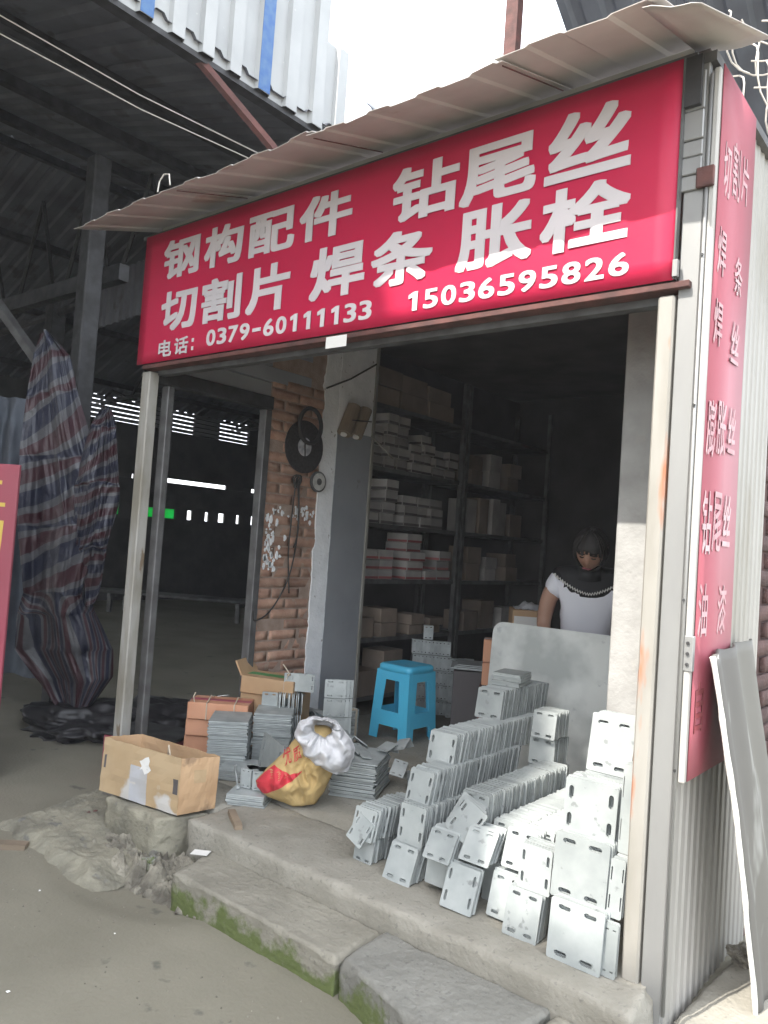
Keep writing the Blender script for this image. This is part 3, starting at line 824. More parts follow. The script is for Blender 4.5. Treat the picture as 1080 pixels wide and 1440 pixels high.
# wide bright stack by the post
row(-.262, -.092, .0, .172, -.055, .05, .022, 'h', 'wide bottom plate of the bright stack beside the right post', 'wide plate behind the bottom plate of the bright stack', 'wide plates in the bottom tier by the post', .014, 8)
row(-.284, -.108, .16, .192, -.005, .09, .022, 'h', 'wide glaring plate second from the bottom beside the right post', 'wide plate behind the second plate of the bright stack', 'wide plates in the second tier by the post', .014, 7)
row(-.284, -.112, .337, .172, .05, .16, .014, 'v', 'wide plate with upright slots third from the bottom beside the right post', 'wide plate behind the third plate of the bright stack', 'wide plates in the third tier by the post', .014, 8)
row(-.268, -.120, .515, .178, .17, .28, .032, 'h', 'topmost glaring wide plate leaning beside the right post', 'wide plate behind the topmost plate of the bright stack', 'wide plates in the top tier by the post', .014, 7)
row(-.268, -.120, .335, .178, .17, .28, .0, 'plain', 'plate under the topmost wide plate', 'plate packed behind the third tier of the bright stack', 'wide plates behind the third tier', .02, 0)
row(-.10, -.055, .0, .150, -.035, .0, .012, 'h', 'narrow grey plate at the bottom between the wide stack and the right post', 'narrow grey plate behind the bottom one by the right post', 'narrow plates by the post', .012, 3)
row(-.105, -.060, .155, .165, .0, .05, .02, 'v', 'narrow bright plate second up between the wide stack and the right post', 'narrow plate behind the second one by the right post', 'narrow plates in the second tier by the post', .012, 4)
row(-.105, -.063, .325, .26, .06, .12, .02, 'v', 'narrow tall bright plate on top between the wide stack and the right post', 'narrow tall plate behind the top one by the right post', 'narrow plates in the top tier by the post', .012, 4)
# little column standing behind the long low row
row(-.815, -.69, .20, .10, .81, .96, .0, 'plain', 'bottom plate of the small grey column before the metal sheet', 'plate in the bottom tier of the small grey column', 'plates in the bottom tier of the small column', .016, 6)
row(-.81, -.692, .305, .115, .80, .94, .012, 'h', 'front plate of the middle tier in the small grey column before the metal sheet', 'plate in the middle tier of the small grey column', 'plates in the middle tier of the small column', .016, 8)
row(-.795, -.685, .425, .112, .78, .92, .012, 'h', 'front plate of the top tier in the small grey column before the metal sheet', 'plate in the top tier of the small grey column', 'plates in the top tier of the small column', .016, 8)
row(-.815, -.69, .0, .195, .81, .96, .0, 'plain', 'plate at the foot of the small grey column', 'plate packed at the foot of the small grey column', 'plates at the foot of the small column', .02, 0)
plate(-.46, .98, .26, .13, .12, .11, 'h', 'loose plate lying at the far end of the bright rows', rz=.3)
# low clump left of the tall stack
row(-1.135, -1.03, .085, .115, .03, .30, .03, 'v', 'corner holed plate at the front of the low clump left of the tall stack', 'plate in the upper tier of the low clump left of the tall stack', 'plates in the low clump', .014, 11, .006, .012)
row(-1.125, -1.035, .0, .085, .045, .30, .01, 'h', 'bottom plate under the low clump left of the tall stack', 'plate in the bottom tier of the low clump left of the tall stack', 'plates under the low clump', .014, 7)
plate(-1.105, .012, .075, .085, .10, .04, 'v', 'plate slipping askew off the front of the low clump', tilt=.35)

# flat stacks
def flat_stack(cx, cy, z, w_, d, n, label, group, rz=0, t=.0065, var='plain', top=None, jit=.006, mt='zincdull', name='flat_plate', dz=.0085):
    k = ('f', round(w_, 3), round(d, 3), mt)
    if k not in PM:
        PM[k] = MB().box(-w_ / 2, w_ / 2, -d / 2, d / 2, 0, t).mesh('flat_plate', M[mt])
    for i in range(n):
        o = obj(name, PM[k])
        o.location = (cx + random.uniform(-jit, jit), cy + random.uniform(-jit, jit), z + i * dz)
        o.rotation_euler = (random.uniform(-.004, .004), random.uniform(-.004, .004), rz + random.uniform(-.025, .025))
        if i == n - 1: tag(o, top, 'steel plate', group)
        else: tag(o, ORD[n - 1 - i] + ' plate from the top in ' + label.split(' in ', 1)[1], 'steel plate', group)
flat_stack(-2.37, .47, 0.0, .20, .24, 29, 'flat grey plate in the tall flat stack beside the orange cartons', 'plates of the tall flat stack', rz=.75, top='topmost flat grey plate of the tall stack beside the orange cartons')
flat_stack(-2.31, .72, 0.0, .20, .22, 31, 'flat grey plate in the second flat stack, before the upright brackets', 'plates of the second flat stack', rz=.72, top='topmost flat plate of the second stack, before the upright brackets')
flat_stack(-1.86, .175, 0.0, .17, .16, 6, 'flat plate in the low pile in front of the large leaning plate', 'plates of the low pile', rz=.55, top='topmost flat plate of the low pile before the large leaning plate')
flat_stack(-1.655, .69, 0.0, .22, .30, 20, 'flat plate in the pile under loose brackets right of the sack', 'plates of the pile right of the sack', rz=.45, top='topmost flat plate under the loose brackets right of the sack', jit=.008)
flat_stack(-2.15, .42, 0.0, .26, .22, 6, 'flat plate in the low pile behind the open cardboard box', 'plates of the pile behind the open box', rz=.6, top='topmost flat plate of the low pile behind the open cardboard box')
flat_stack(-.985, .93, .60, .13, .16, 8, 'thin plate in the small flat pile on the leftmost tall stack', 'plates of the small flat pile', rz=.2, mt='zinc', dz=.007, top='topmost thin plate of the small flat pile on the leftmost tall stack')
# large plate leaning behind the sack
plate(-2.005, .395, .0, .30, .215, .03, 'h', 'large dull plate with slots leaning behind the tan sack', rz=-.42, name='slotted_plate').data = slotted(.30, .215, .006, 'v')

# brackets: folded strips with two slots
def bracket_mesh(w_=.07, h=.10, d=.05, t=.004):
    me = slotted(w_, h, t, 'h')
    mb = MB(); mb.add([v.co for v in me.vertices], [tuple(p.vertices) for p in me.polygons])
    mb.box(-w_ / 2, w_ / 2, t, d, h - t, h - .0003)
    return mb.mesh('angle_bracket', M['zincdull'])
BR = bracket_mesh()
BR2 = bracket_mesh(.055, .085, .07)
def bracket(loc, rot, label, group=None, me=None):
    o = obj('angle_bracket', me or BR); o.location = loc; o.rotation_euler = rot
    return tag(o, label, 'bracket', group)
# column of upright brackets by the brick
TN = ('bottom', 'middle', 'top')
for tier in range(3):
    for i in range(11):
        plate(-2.375 + .0125 * .69 * i, .80 + .0125 * .72 * i, .005 + tier * .112, .10, .108, .0, 'h', '%s plate from the left in the %s tier of the column before the brick wall' % (ORD[i], TN[tier]),
              'plates in the %s tier of the grey column' % TN[tier], rz=-.76 + random.uniform(-.12, .12), tilt=random.uniform(-.03, .03), t=.005)
    plate(-2.405, .765, .005 + tier * .112, .09, .106, .0, 'h', 'slotted plate facing out left of the %s tier of the column before the brick wall' % TN[tier], rz=.6, t=.005)
for i in range(3):
    plate(-2.33 + .03 * i, .86 + .02 * i, .345, .10, .10, .0, 'v' if i else 'h', 'slotted plate on top of the grey column before the brick wall, %s of three' % ('first', 'second', 'third')[i], rz=.9 - .15 * i, t=.005)
for tier in range(4):
    for i in range(3):
        plate(-2.15 + .008 * i, 1.02 + .022 * i, .005 + tier * .105, .12, .10, .008, 'h', '%s slotted plate from the front in the %s tier against the white painted strip' % (ORD[i], ('bottom', 'second', 'third', 'top')[tier]),
              'plates in the %s tier of the narrow stack' % ('bottom', 'second', 'third', 'top')[tier], rz=.75, t=.005)
# loose brackets on the pile right of the sack
for i, (dx, dy, dz, rx, ry, rz) in enumerate(((-.05, -.10, .185, 1.2, .2, .4), (.03, -.02, .185, 1.3, .1, 1.3), (-.02, .07, .19, 1.0, .5, 2.2), (.06, .08, .19, 1.35, 0, .1), (-.08, .02, .20, .8, .3, 1.7), (.02, -.09, .20, .9, -.3, 2.8),
                                              (.08, -.05, .18, 1.45, .1, .9), (.16, .08, .09, 1.0, .2, .5), (.19, .18, .02, .7, .4, 1.2), (.10, .16, .19, 1.2, -.3, .2))):
    bracket((-1.655 + dx, .69 + dy, dz), (-rx, ry, rz), ORD[i] + ' loose bent bracket in the heap on the flat pile right of the sack', 'loose brackets right of the sack', BR if i % 2 else BR2)
for i, (dx, dy, rz) in enumerate(((-.03, -.01, .3), (.0, .02, 1.1), (.035, .01, .8), (.05, .03, .85), (.062, .045, .9))):
    bracket((-1.86 + dx, .175 + dy, .0525), (0, 0, rz), ORD[i] + ' small bracket from the left on the low pile before the large leaning plate', 'small brackets on the low pile', BR2)
bolt = empty('anchor_bolt', (-1.90, .13, .055), label='bent anchor bolt sticking up from the low pile before the leaning plate', cat='bolt')
MB().tube([(0, 0, 0), (-.015, .0, .05), (-.03, 0, .095), (-.018, 0, .10)], .004, 8).build('rod', M['zincdull'], bolt, smooth=True)
MB().tube([(0, 0, 0), (0, 0, .012)], .011, 6).build('nut', M['zincdull'], bolt)
# dark column of brackets behind the stool
for tier in range(5):
    for i in range(9):
        bracket((-2.54 + .024 * i - .012 * tier, 2.36 + .012 * i, .003 + tier * .105), (0, 0, .75 + random.uniform(-.05, .05)),
                '%s bracket from the left in the %s tier of the column behind the blue stool' % (ORD[i], ('bottom', 'second', 'third', 'fourth', 'top')[tier]), 'brackets in tier %s behind the stool' % ('one', 'two', 'three', 'four', 'five')[tier])
for tier in range(4):
    for i in range(4):
        bracket((-2.30 + .02 * i, 2.42 + .03 * i + .02 * (tier % 2), .003 + tier * .104 + (0 if tier else 0)), (0, 0, .7 + random.uniform(-.15, .15)),
                '%s bracket from the left in the %s tier right of the blue stool' % (ORD[i], ('bottom', 'second', 'third', 'top')[tier]), 'brackets in tier %s right of the stool' % ('one', 'two', 'three', 'four')[tier])
bracket((-2.52, 2.40, .53), (0, 0, .75), 'single bracket standing on top of the grey column behind the blue stool')

# ------------------------------------------------------------------ sheet, leaning board
def zsheet():
    pts = []
    r = .06
    W, H = 1.02, .84
    poly = [(-W / 2, 0), (W / 2, 0), (W / 2, H)] + [(-W / 2 + r - r * math.sin(a), H - r + r * math.cos(a)) for a in [k * math.pi / 12 for k in range(7)]]
    return MB().prism(poly, lambda u, v, d: (u, .003 * d + .012 * math.sin(u * 3), v))
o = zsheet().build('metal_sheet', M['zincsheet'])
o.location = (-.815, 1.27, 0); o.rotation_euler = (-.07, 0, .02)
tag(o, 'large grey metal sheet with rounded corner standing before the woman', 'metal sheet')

bd = empty('leaning_board', label='tall grey ribbed board with torn white edge leaning on the side wall', cat='board')
def bpt(u, v, d=0):
    top = Vector((.135, .05, .945)).lerp(Vector((.115, .60, .965)), u)
    bot = Vector((.235, .305, -.11)).lerp(Vector((.275, .66, -.115)), u)
    p = bot.lerp(top, v)
    p += Vector((.010 * math.sin(u * 15 + .5) + .012 * math.sin(v * 3 + u * 2) + d, .012 * nz(v, u, 0, 6) if u < .01 else 0, .012 * nz(u, 2, 0, 9) if v > .99 else 0))
    return p
o = MB().grid(24, 30, lambda u, v: bpt(u, v)).build('board_face', M['board'], bd, smooth=True); o.data = thicken(o.data, .010)
m = MB()
m.tube([bpt(0, v / 30) + Vector((.004, -.004 + .003 * nz(v, 1, 0, .9), 0)) for v in range(31)], [.007 + .004 * abs(nz(v, 5, 0, .7)) for v in range(31)], 6)
m.build('torn_edge', M['foam'], bd)
MB().prism([(0, 0), (.03, .02), (.045, -.03), (.02, -.06)], lambda u, v, d: Vector((.146 + .004 * d, .055 + u, .93 + v))).build('torn_flap', M['foam'], bd)

# ------------------------------------------------------------------ cartons, sack, stool
def carton_box(name, loc, size, rz, m_, label, cat='box', rx=0, ry=0, **kw):
    e = empty(name, loc, 0, label=label, cat=cat, **kw)
    e.rotation_euler = (rx, ry, rz)
    w_, d, h = size
    MB().box(-w_ / 2, w_ / 2, -d / 2, d / 2, 0, h).build('box_body', m_, e, bevel=.004)
    return e
# three orange cartons, strap round the top one
for i in range(3):
    e = carton_box('orange_carton', (-2.62 + .012 * i, .60 - .008 * i, .0 + i * .093), (.33, .20, .09), .62 + .03 * i, M['orangecarton'],
                   'orange carton at the %s of the pile behind the open cardboard box' % ('bottom', 'middle', 'top')[i], 'carton', group='orange cartons behind the open box')
    MB().box(-.166, .166, -.025, .025, .0903, .0915).build('tape', M['redside'] if i == 2 else M['carton'], e)
    if i == 2:
        for xx in (-.06, .09):
            MB().tube([(xx, -.102, .0), (xx, -.103, .09), (xx, -.06, .097), (xx, .0, .112), (xx, .06, .097), (xx, .102, .09), (xx, .102, .0)], .0035, 6).build('strap', M['strap'], e)
        MB().tube([(-.13, -.09, .09), (-.135, -.10, .12), (-.125, -.10, .145)], .0035, 6).build('strap', M['strap'], e)
e = carton_box('brown_carton', (-2.52, .92, .0), (.34, .24, .30), .42, M['carton'], 'brown carton under the green taped box by the brick wall', 'carton')
MB().box(-.172, .172, -.03, .03, .3005, .3015).build('tape', M['tape'], e)
e = carton_box('brown_carton', (-2.50, .88, .305), (.32, .22, .095), .42, M['carton'], 'brown carton with green tape and raised flap by the brick wall', 'carton', ry=.02)
MB().box(-.161, .161, -.035, .035, .0953, .0965).build('tape', M['greentape'], e)
MB().box(-.165, -.155, -.11, .11, .0, .09, Matrix.Translation((-.16, 0, .095)) @ Matrix.Rotation(-.5, 4, 'Y') @ Matrix.Translation((.16, 0, -.002))).build('flap', M['carton'], e)
MB().tube([(.10, -.10, .09), (.13, -.11, .14), (.09, -.12, .19)], .0035, 6).build('strap', M['strap'], e)

# open cardboard box on the block: uneven, splayed walls
cb = empty('open_box', label='open worn cardboard box patched with clear tape on the concrete block', cat='cardboard box')
B = [Vector(v) for v in ((-2.43, -.234, -.012), (-1.941, -.163, -.012), (-1.895, .0, -.004), (-2.385, -.07, -.012))]
Tt = [Vector(v) for v in ((-2.445, -.215, .222), (-1.925, -.172, .232), (-1.885, .0, .222), (-2.39, -.055, .224))]
def wall_panel(i, j, name, m_, notch=None):
    mb = MB()
    n_ = (B[j] - B[i]).cross(Vector((0, 0, 1))).normalized()
    def f(u, v):
        p = B[i].lerp(B[j], u).lerp(Tt[i].lerp(Tt[j], u), v)
        k = .008 * math.sin(math.pi * u) * math.sin(math.pi * v) + .004 * nz(u * 3, v * 3, i, 2)
        z = .006 * nz(u, i, 0, 9) if v > .99 else 0
        return p + n_ * k + Vector((0, 0, z))
    mb.grid(14, 8, f)
    me = mb.mesh(name, m_)
    return obj(name, thicken(me, .004), cb)
wall_panel(0, 1, 'front_panel', M['paleside']); wall_panel(1, 2, 'side_panel', M['carton']); wall_panel(2, 3, 'back_panel', M['carton']); wall_panel(3, 0, 'side_panel', M['carton'])
MB().add([p + Vector((0, 0, .003)) for p in B] + [p + Vector((0, 0, .006)) for p in B], [(0, 1, 2, 3), (4, 5, 6, 7), (0, 1, 5, 4), (1, 2, 6, 5), (2, 3, 7, 6), (3, 0, 4, 7)]).build('bottom_panel', M['carton'], cb)
def on_panel(i, j, u0, u1, v0, v1, name, m_, out=.0125, star=False):
    n_ = (B[j] - B[i]).cross(Vector((0, 0, 1))).normalized()
    def f(u, v):
        u_, v_ = u0 + (u1 - u0) * u, v0 + (v1 - v0) * v
        p = B[i].lerp(B[j], u_).lerp(Tt[i].lerp(Tt[j], u_), v_)
        return p + n_ * (.008 * math.sin(math.pi * u_) * math.sin(math.pi * v_) + .004 * nz(u_ * 3, v_ * 3, i, 2) + .0028)
    if star:
        mb = MB(); c_ = f(.5, .5)
        pts = [f(.5 + (.5 if k % 3 else .30) * math.cos(k * math.pi / 6 + .2) * (1 + .5 * nz(k * 1.7, 3)), .5 + (.5 if k % 4 else .34) * math.sin(k * math.pi / 6 + .2) * (1 + .5 * nz(k * 1.3, 8))) for k in range(12)]
        mb.add([c_] + pts, [(0, k + 1, (k + 1) % 12 + 1) for k in range(12)])
    else:
        mb = MB().grid(8, 6, f)
    return mb.build(name, m_, cb)
on_panel(0, 1, .40, .62, .0, .66, 'tape', M['tape'])
on_panel(0, 1, .50, .66, .56, .86, 'torn_label', M['paper'], star=True).location.y -= .0008
on_panel(0, 1, .93, .985, .35, .62, 'tape', M['darkband'])
on_panel(0, 1, .03, .06, .45, .70, 'tape', M['darkband'])
on_panel(1, 2, .34, .66, .55, .78, 'hand_hole', M['paleside'])
MB().tube([(-2.16, -.07, .15), (-2.12, -.10, .235), (-2.06, -.13, .20)], .004, 6).build('strap', M['strap'], cb)
MB().box(-2.36, -1.98, -.17, -.09, .0, .12).build('contents', M['darkband'], cb)
o = rough_box(-.10, .10, -.017, .017, 0, .022, step=.02, amp=.002, rnd=.004).build('wood_offcut', M['wood'], smooth=True)
o.location = (-1.70, -.05, .0); o.rotation_euler = (0, 0, -.55)
tag(o, 'short wooden offcut on the platform edge beside the open cardboard box', 'wood')
o = MB().box(-.035, .035, -.022, .022, 0, .002).build('paper_scrap', M['paper']); o.location = (-1.69, -.225, -.078); o.rotation_euler = (.03, -.04, .5)
tag(o, 'white paper scrap lying at the left end of the mossy step', 'paper')

# sack: slumped body and open white rim
sk = empty('sack', (-1.667, .30, 0), 0, label='tan woven sack with red print and gaping white mouth', cat='sack')
SR, SU = Vector((.772, .632, .069)), Vector((-.079, .0, .997))       # its width and height directions
SN = SR.cross(SU).normalized()
if SN.y > 0: SN = -SN
PXM = .00314
def sp_(x, y, d=0):          # x, y in units of 3 mm from the foot
    return SR * (x * PXM) + SU * (y * PXM) + SN * d
def radial(poly, c_):
    def f(a):
        dx, dy = math.cos(a), math.sin(a); best = 0
        for i in range(len(poly)):
            x1, y1 = poly[i][0] - c_[0], poly[i][1] - c_[1]; x2, y2 = poly[(i + 1) % len(poly)][0] - c_[0], poly[(i + 1) % len(poly)][1] - c_[1]
            den = dx * (y2 - y1) - dy * (x2 - x1)
            if abs(den) < 1e-9: continue
            t = (x1 * (y2 - y1) - y1 * (x2 - x1)) / den; q = (x1 * dy - y1 * dx) / den
            if t > 0 and -.001 <= q <= 1.001: best = max(best, t)
        return best
    return f
SB = [(-64, 37), (-62, 28), (-52, 17), (-30, 7), (-12, 1), (3, 0), (22, 4), (34, 20), (46, 45), (56, 70), (60, 92), (40, 112), (6, 116), (-8, 96), (-26, 74), (-48, 54)]
sc0 = (6, 50); rad = radial(SB, sc0)
def sdepth(x, y, v):
    q = max(0, 1 - v ** 2.4) ** .55
    k = noise.noise(Vector((x * .05, y * .05, 1.5)))
    crease = abs(noise.noise(Vector((x * .034 + 3, y * .022, 4)))) + .5 * abs(noise.noise(Vector((x * .09, y * .06, 9))))
    return q * (.115 + .03 * k - .075 * crease * (1 - .3 * v))
NU, NV = 96, 26
def body_pt(u, v, side_=1):
    a = u * 2 * math.pi; r = rad(a) * v * (1 + .02 * nz(math.cos(a) * 3, math.sin(a) * 3, 1, 2) * v)
    x, y = sc0[0] + r * math.cos(a), sc0[1] + r * math.sin(a)
    p = sp_(x, y, sdepth(x, y, v) * (1 if side_ > 0 else -.8))
    w_ = p.z
    if p.z < .003: p.z = .003
    return p, (x, y)
RED = [(-66, 38), (-36, 61), (-12, 51), (5, 56), (-12, 40), (-50, 18), (-66, 18)]
def inside(x, y, poly):
    c_ = False; j = len(poly) - 1
    for i in range(len(poly)):
        if (poly[i][1] > y) != (poly[j][1] > y) and x < (poly[j][0] - poly[i][0]) * (y - poly[i][1]) / (poly[j][1] - poly[i][1]) + poly[i][0]: c_ = not c_
        j = i
    return c_
front = [[body_pt(i / NU, j / NV) for i in range(NU)] for j in range(NV + 1)]
back = [[body_pt(i / NU, j / 8, -1) for i in range(NU)] for j in range(9)]
def ring_faces(rows_, off=0):
    return [(off + j * NU + i, off + j * NU + (i + 1) % NU, off + (j + 1) * NU + (i + 1) % NU, off + (j + 1) * NU + i) for j in range(len(rows_) - 1) for i in range(NU)]
fl = [p for r_ in front for p, _ in r_]; fxy = [q for r_ in front for _, q in r_]
ff_ = ring_faces(front)
tan_f = [f for f in ff_ if not inside(sum(fxy[k][0] for k in f) / 4, sum(fxy[k][1] for k in f) / 4, RED)]
red_f = [f for f in ff_ if f not in set(tan_f)]
mb = MB().add(fl, tan_f + red_f); n0 = len(fl); mb.add([p for r_ in back for p, _ in r_], ring_faces(back))
mb.build('sack_body', M['sack'], sk, smooth=True, weld=.0004)
# the printed red wedge: its own thin skin with a clean outline
mb = MB()
def on_body(x, y, d=.0):
    dx, dy = x - sc0[0], y - sc0[1]; r = math.hypot(dx, dy); v = min(.995, r / max(1e-6, rad(math.atan2(dy, dx))))
    return sp_(x, y, sdepth(x, y, v) + d)
nr = 40
def red_pt(u, v):
    # strip between the wedge's upper and lower outlines
    up_l = [(-63, 37), (-50, 50), (-36, 61), (-24, 56), (-12, 51), (-3, 53), (5, 56)]; lo_l = [(-61, 28), (-52, 20), (-40, 25), (-30, 31), (-20, 36), (-10, 41), (4, 54)]
    t = u * 6; i = min(5, int(t)); k = t - i
    a = (up_l[i][0] + (up_l[i + 1][0] - up_l[i][0]) * k, up_l[i][1] + (up_l[i + 1][1] - up_l[i][1]) * k); b_ = (lo_l[i][0] + (lo_l[i + 1][0] - lo_l[i][0]) * k, lo_l[i][1] + (lo_l[i + 1][1] - lo_l[i][1]) * k)
    return on_body(b_[0] + (a[0] - b_[0]) * v, b_[1] + (a[1] - b_[1]) * v, .0016)
MB().grid(48, 16, red_pt).build('red_print', M['sackred'], sk, smooth=True)
ang = .55
def sk_char(u, v, d): return on_body(u * math.cos(ang) - v * math.sin(ang) * .6, v + u * math.sin(ang), .0022 + d)
letter('优', (8 * 1 - 10, 8 + 4, 62, 80), sk_char, M['sackred'], sk, off=.006)
letter('质', (16, 28, 60, 76), sk_char, M['sackred'], sk, off=.006)
# white cuff folded over, with a dark mouth
CO = [(-8, 104), (-3, 122), (14, 129), (34, 129), (50, 125), (62, 112), (74, 98), (80, 82), (70, 55), (52, 50), (34, 58), (18, 62), (6, 72), (2, 86)]
CI = [(16, 118), (20, 125), (30, 126), (42, 124), (48, 118), (47, 108), (36, 100), (26, 105), (19, 110)]
cc = (32, 113); ro, ri = radial(CO, cc), radial(CI, cc)
def cuff(u, v):
    a = u * 2 * math.pi
    r = ri(a) + (ro(a) - ri(a)) * v
    x, y = cc[0] + r * math.cos(a), cc[1] + r * math.sin(a)
    w1 = noise.noise(Vector((math.cos(a) * 1.4, math.sin(a) * 1.4, v * .7)) * 2.2); w2 = abs(noise.noise(Vector((x * .05 + 7, y * .05, 5)))); w3 = noise.noise(Vector((x * .13, y * .13, 2)))
    d = .085 + .075 * math.sin(math.pi * min(1, v * 1.05)) ** .7 * (1 if a > math.pi * .95 else .55) + .030 * w1 - .055 * w2 + .011 * w3
    x += 2.5 * w3; y += 2.5 * w1
    return sp_(x, y, d)
o = MB().grid(120, 22, cuff).build('sack_mouth', M['sackwhite'], sk, smooth=True, weld=.0005); o.data = thicken(o.data, .002)
def lining(u, v):
    a = u * 2 * math.pi; p0 = cuff(u, 0); p1 = sp_(cc[0] + ri(a) * .75 * math.cos(a), cc[1] - 6 + ri(a) * .75 * math.sin(a), -.03)
    return p0.lerp(p1, v) + noise.noise_vector(p0 * 30) * .006 * v
MB().grid(60, 6, lining).build('sack_lining', M['sackwhite'], sk, smooth=True, weld=.0005)
MB().prism([(cc[0] + ri(a) * .8 * math.cos(a), cc[1] - 6 + ri(a) * .8 * math.sin(a)) for a in [k * math.pi / 10 for k in range(20)]], lambda u, v, d: sp_(u, v, -.035 + .01 * d)).build('contents', M['sackwhite'], sk)

# bundles and a folded bag behind the sack, against the grey panel
cl_ = empty('ring_bundle', (-2.33, 1.36, 0), label='strapped bundle of steel rings behind the sack mouth', cat='ring bundle')
for i in range(22):
    z = .004 + i * .0085
    MB().tube([(.055 * math.cos(a), .055 * math.sin(a), z) for a in [k * math.pi / 8 for k in range(17)]], .0045, 6, False).build('ring', M['zincdull'], cl_, smooth=True)
MB().box(-.064, .064, -.006, .006, .0, .194).build('strap', M['strap'], cl_)
gb = MB().grid(24, 24, lambda u, v: Vector((-2.47 + .30 * (u - .5) * .9 + .12 * (v - .5), 1.20 + .34 * (v - .5) * .5 + .10 * (u - .5), .165 + .035 * nz(u * 3, v * 3, 2, 1.3) + .02 * math.sin(u * 7) * math.sin(v * 5) - .16 * max(0, abs(u - .5) * 2 - .7) ))).build('grey_plastic_bag', M['zincdull'], smooth=True)
gb.data = thicken(gb.data, .003)
tag(gb, 'crumpled grey plastic sheet lying on plates behind the sack', 'plastic sheet')
flat_stack(-2.47, 1.20, 0.0, .22, .20, 18, 'flat plate in the stack under the crumpled grey plastic behind the sack', 'plates under the grey plastic', rz=.4, top='topmost flat plate under the crumpled grey plastic sheet')

# blue stool
st = empty('plastic_stool', (-2.175, 1.705, 0), -.03, label='bright blue square plastic stool on the shop floor', cat='stool')
H, ht, hb = .46, .120, .150
def sq(s_, z, r, n=4):
    out = []
    for (cx, cy, a0) in ((1, 1, 0), (-1, 1, 90), (-1, -1, 180), (1, -1, 270)):
        for k in range(n + 1):
            a = math.radians(a0 + 90 * k / n)
            out.append(Vector((cx * (s_ - r) + r * math.cos(a), cy * (s_ - r) + r * math.sin(a), z)))
    return out
mb = MB()
rings = [sq(ht + .012, H - .045, .035), sq(ht + .010, H - .012, .035), sq(ht, H - .002, .033), sq(ht - .012, H, .03), sq(ht - .03, H - .004, .025), sq(.02, H - .006, .015)]
n4 = len(rings[0])
vs_ = [p for r_ in rings for p in r_]
fs = [(j * n4 + i, j * n4 + (i + 1) % n4, (j + 1) * n4 + (i + 1) % n4, (j + 1) * n4 + i) for j in range(len(rings) - 1) for i in range(n4)] + [tuple((len(rings) - 1) * n4 + i for i in range(n4))]
mb.add(vs_, fs)
o = mb.build('seat', M['stool'], st, smooth=True); o.data = thicken(o.data, .004, -1)
def side_s(z): return hb + (ht + .010 - hb) * z / (H - .03)
for k in range(4):
    R_ = Matrix.Rotation(k * math.pi / 2, 4, 'Z')
    # corner leg: an angle of two flanges
    leg = MB()
    for (ax, ay) in ((0, 1), (1, 0)):
        def lf(u, v, ax=ax):
            z = (H - .04) * v; s_ = side_s(z); wd = .064 + .018 * v
            r_c = .02
            if ax: return R_ @ Vector((s_ - .0, s_ - r_c * .0 - wd * u, z))
            return R_ @ Vector((s_ - wd * u, s_, z))
        leg.grid(3, 10, lf)
    o = leg.build('leg', M['stool'], st, smooth=False, weld=.0005, ); o.data = thicken(o.data, .006, -1)
    # rail between the legs, arched top apron
    z0, z1 = .085, .175
    def rail(u, v):
        z = z0 + (z1 - z0) * v - (0 if v > .5 else .012 * (1 - (2 * u - 1) ** 2) * 0)
        s_ = side_s(z) + .001
        return R_ @ Vector((s_ - .03 + -2 * (s_ - .03) * u, s_, z))
    o = MB().grid(8, 2, rail).build('rail', M['stool'], st); o.data = thicken(o.data, .005, -1)
    def apron(u, v):
        zb = .365 + .0 ; sag = .05 * abs(2 * u - 1) ** 5
        z = (H - .04) * v + (zb - sag) * (1 - v)
        s_ = side_s(z) + .001
        return R_ @ Vector((s_ - .03 - 2 * (s_ - .03) * u, s_, z))
    o = MB().grid(20, 2, apron).build('apron', M['stool'], st); o.data = thicken(o.data, .005, -1)

# ------------------------------------------------------------------ things on the brick wall
def ring(name, cy, cz, R1, r, m_, label, cat, sx=.0, squash=1):
    mb = MB(); mb.tube([(-2.66 + sx, cy + R1 * math.cos(a), cz + R1 * squash * math.sin(a)) for a in [k * math.pi / 14 for k in range(29)]], r, 8, False)
    return tag(mb.build(name, m_, smooth=True), label, cat)
ring('rubber_belt', 1.145, 1.90, .095, .013, M['rubber'], 'black rubber belt hung over the cutting disc on the brick wall', 'belt', .035, 1.15)
cd = empty('cutting_disc', (-2.668, 1.145, 1.77), label='large black cutting disc with silver centre on the brick wall', cat='disc')
def disc(R1, R0, t, x0, m_, name, par, n=40):
    mb = MB()
    vs_ = []
    for a in range(n):
        c_, s_ = math.cos(2 * math.pi * a / n), math.sin(2 * math.pi * a / n)
        for (R_, x) in ((R1, x0), (R1, x0 + t), (R0, x0 + t), (R0, x0)):
            vs_.append((x, R_ * c_, R_ * s_))
    fs = []
    for a in range(n):
        b = (a + 1) % n
        for k in range(4): fs.append((4 * a + k, 4 * a + (k + 1) % 4, 4 * b + (k + 1) % 4, 4 * b + k))
    return mb.add(vs_, fs).build(name, m_, par)
disc(.165, .008, .006, 0, M['disc'], 'disc_body', cd)
disc(.058, .010, .0015, .0062, M['silver'], 'disc_label', cd)
MB().box(.008, .010, -.005, .005, -.06, .06, Matrix.Rotation(.1, 4, 'X')).build('label_bar', M['rubber'], cd)
gw = empty('grinding_wheel', (-2.660, 1.275, 1.565), label='small pale grinding wheel on the edge of the white painted strip', cat='disc')
disc(.066, .04, .016, 0, M['framesteel'], 'wheel_body', gw); disc(.055, .022, .017, .001, M['discwhite'], 'wheel_face', gw); disc(.022, .008, .02, .001, M['framesteel'], 'hub', gw)
cbk = empty('hanging_cable', (-2.66, 1.10, 1.56), label='thin black cables hanging in a tangle below the cutting disc', cat='cable')
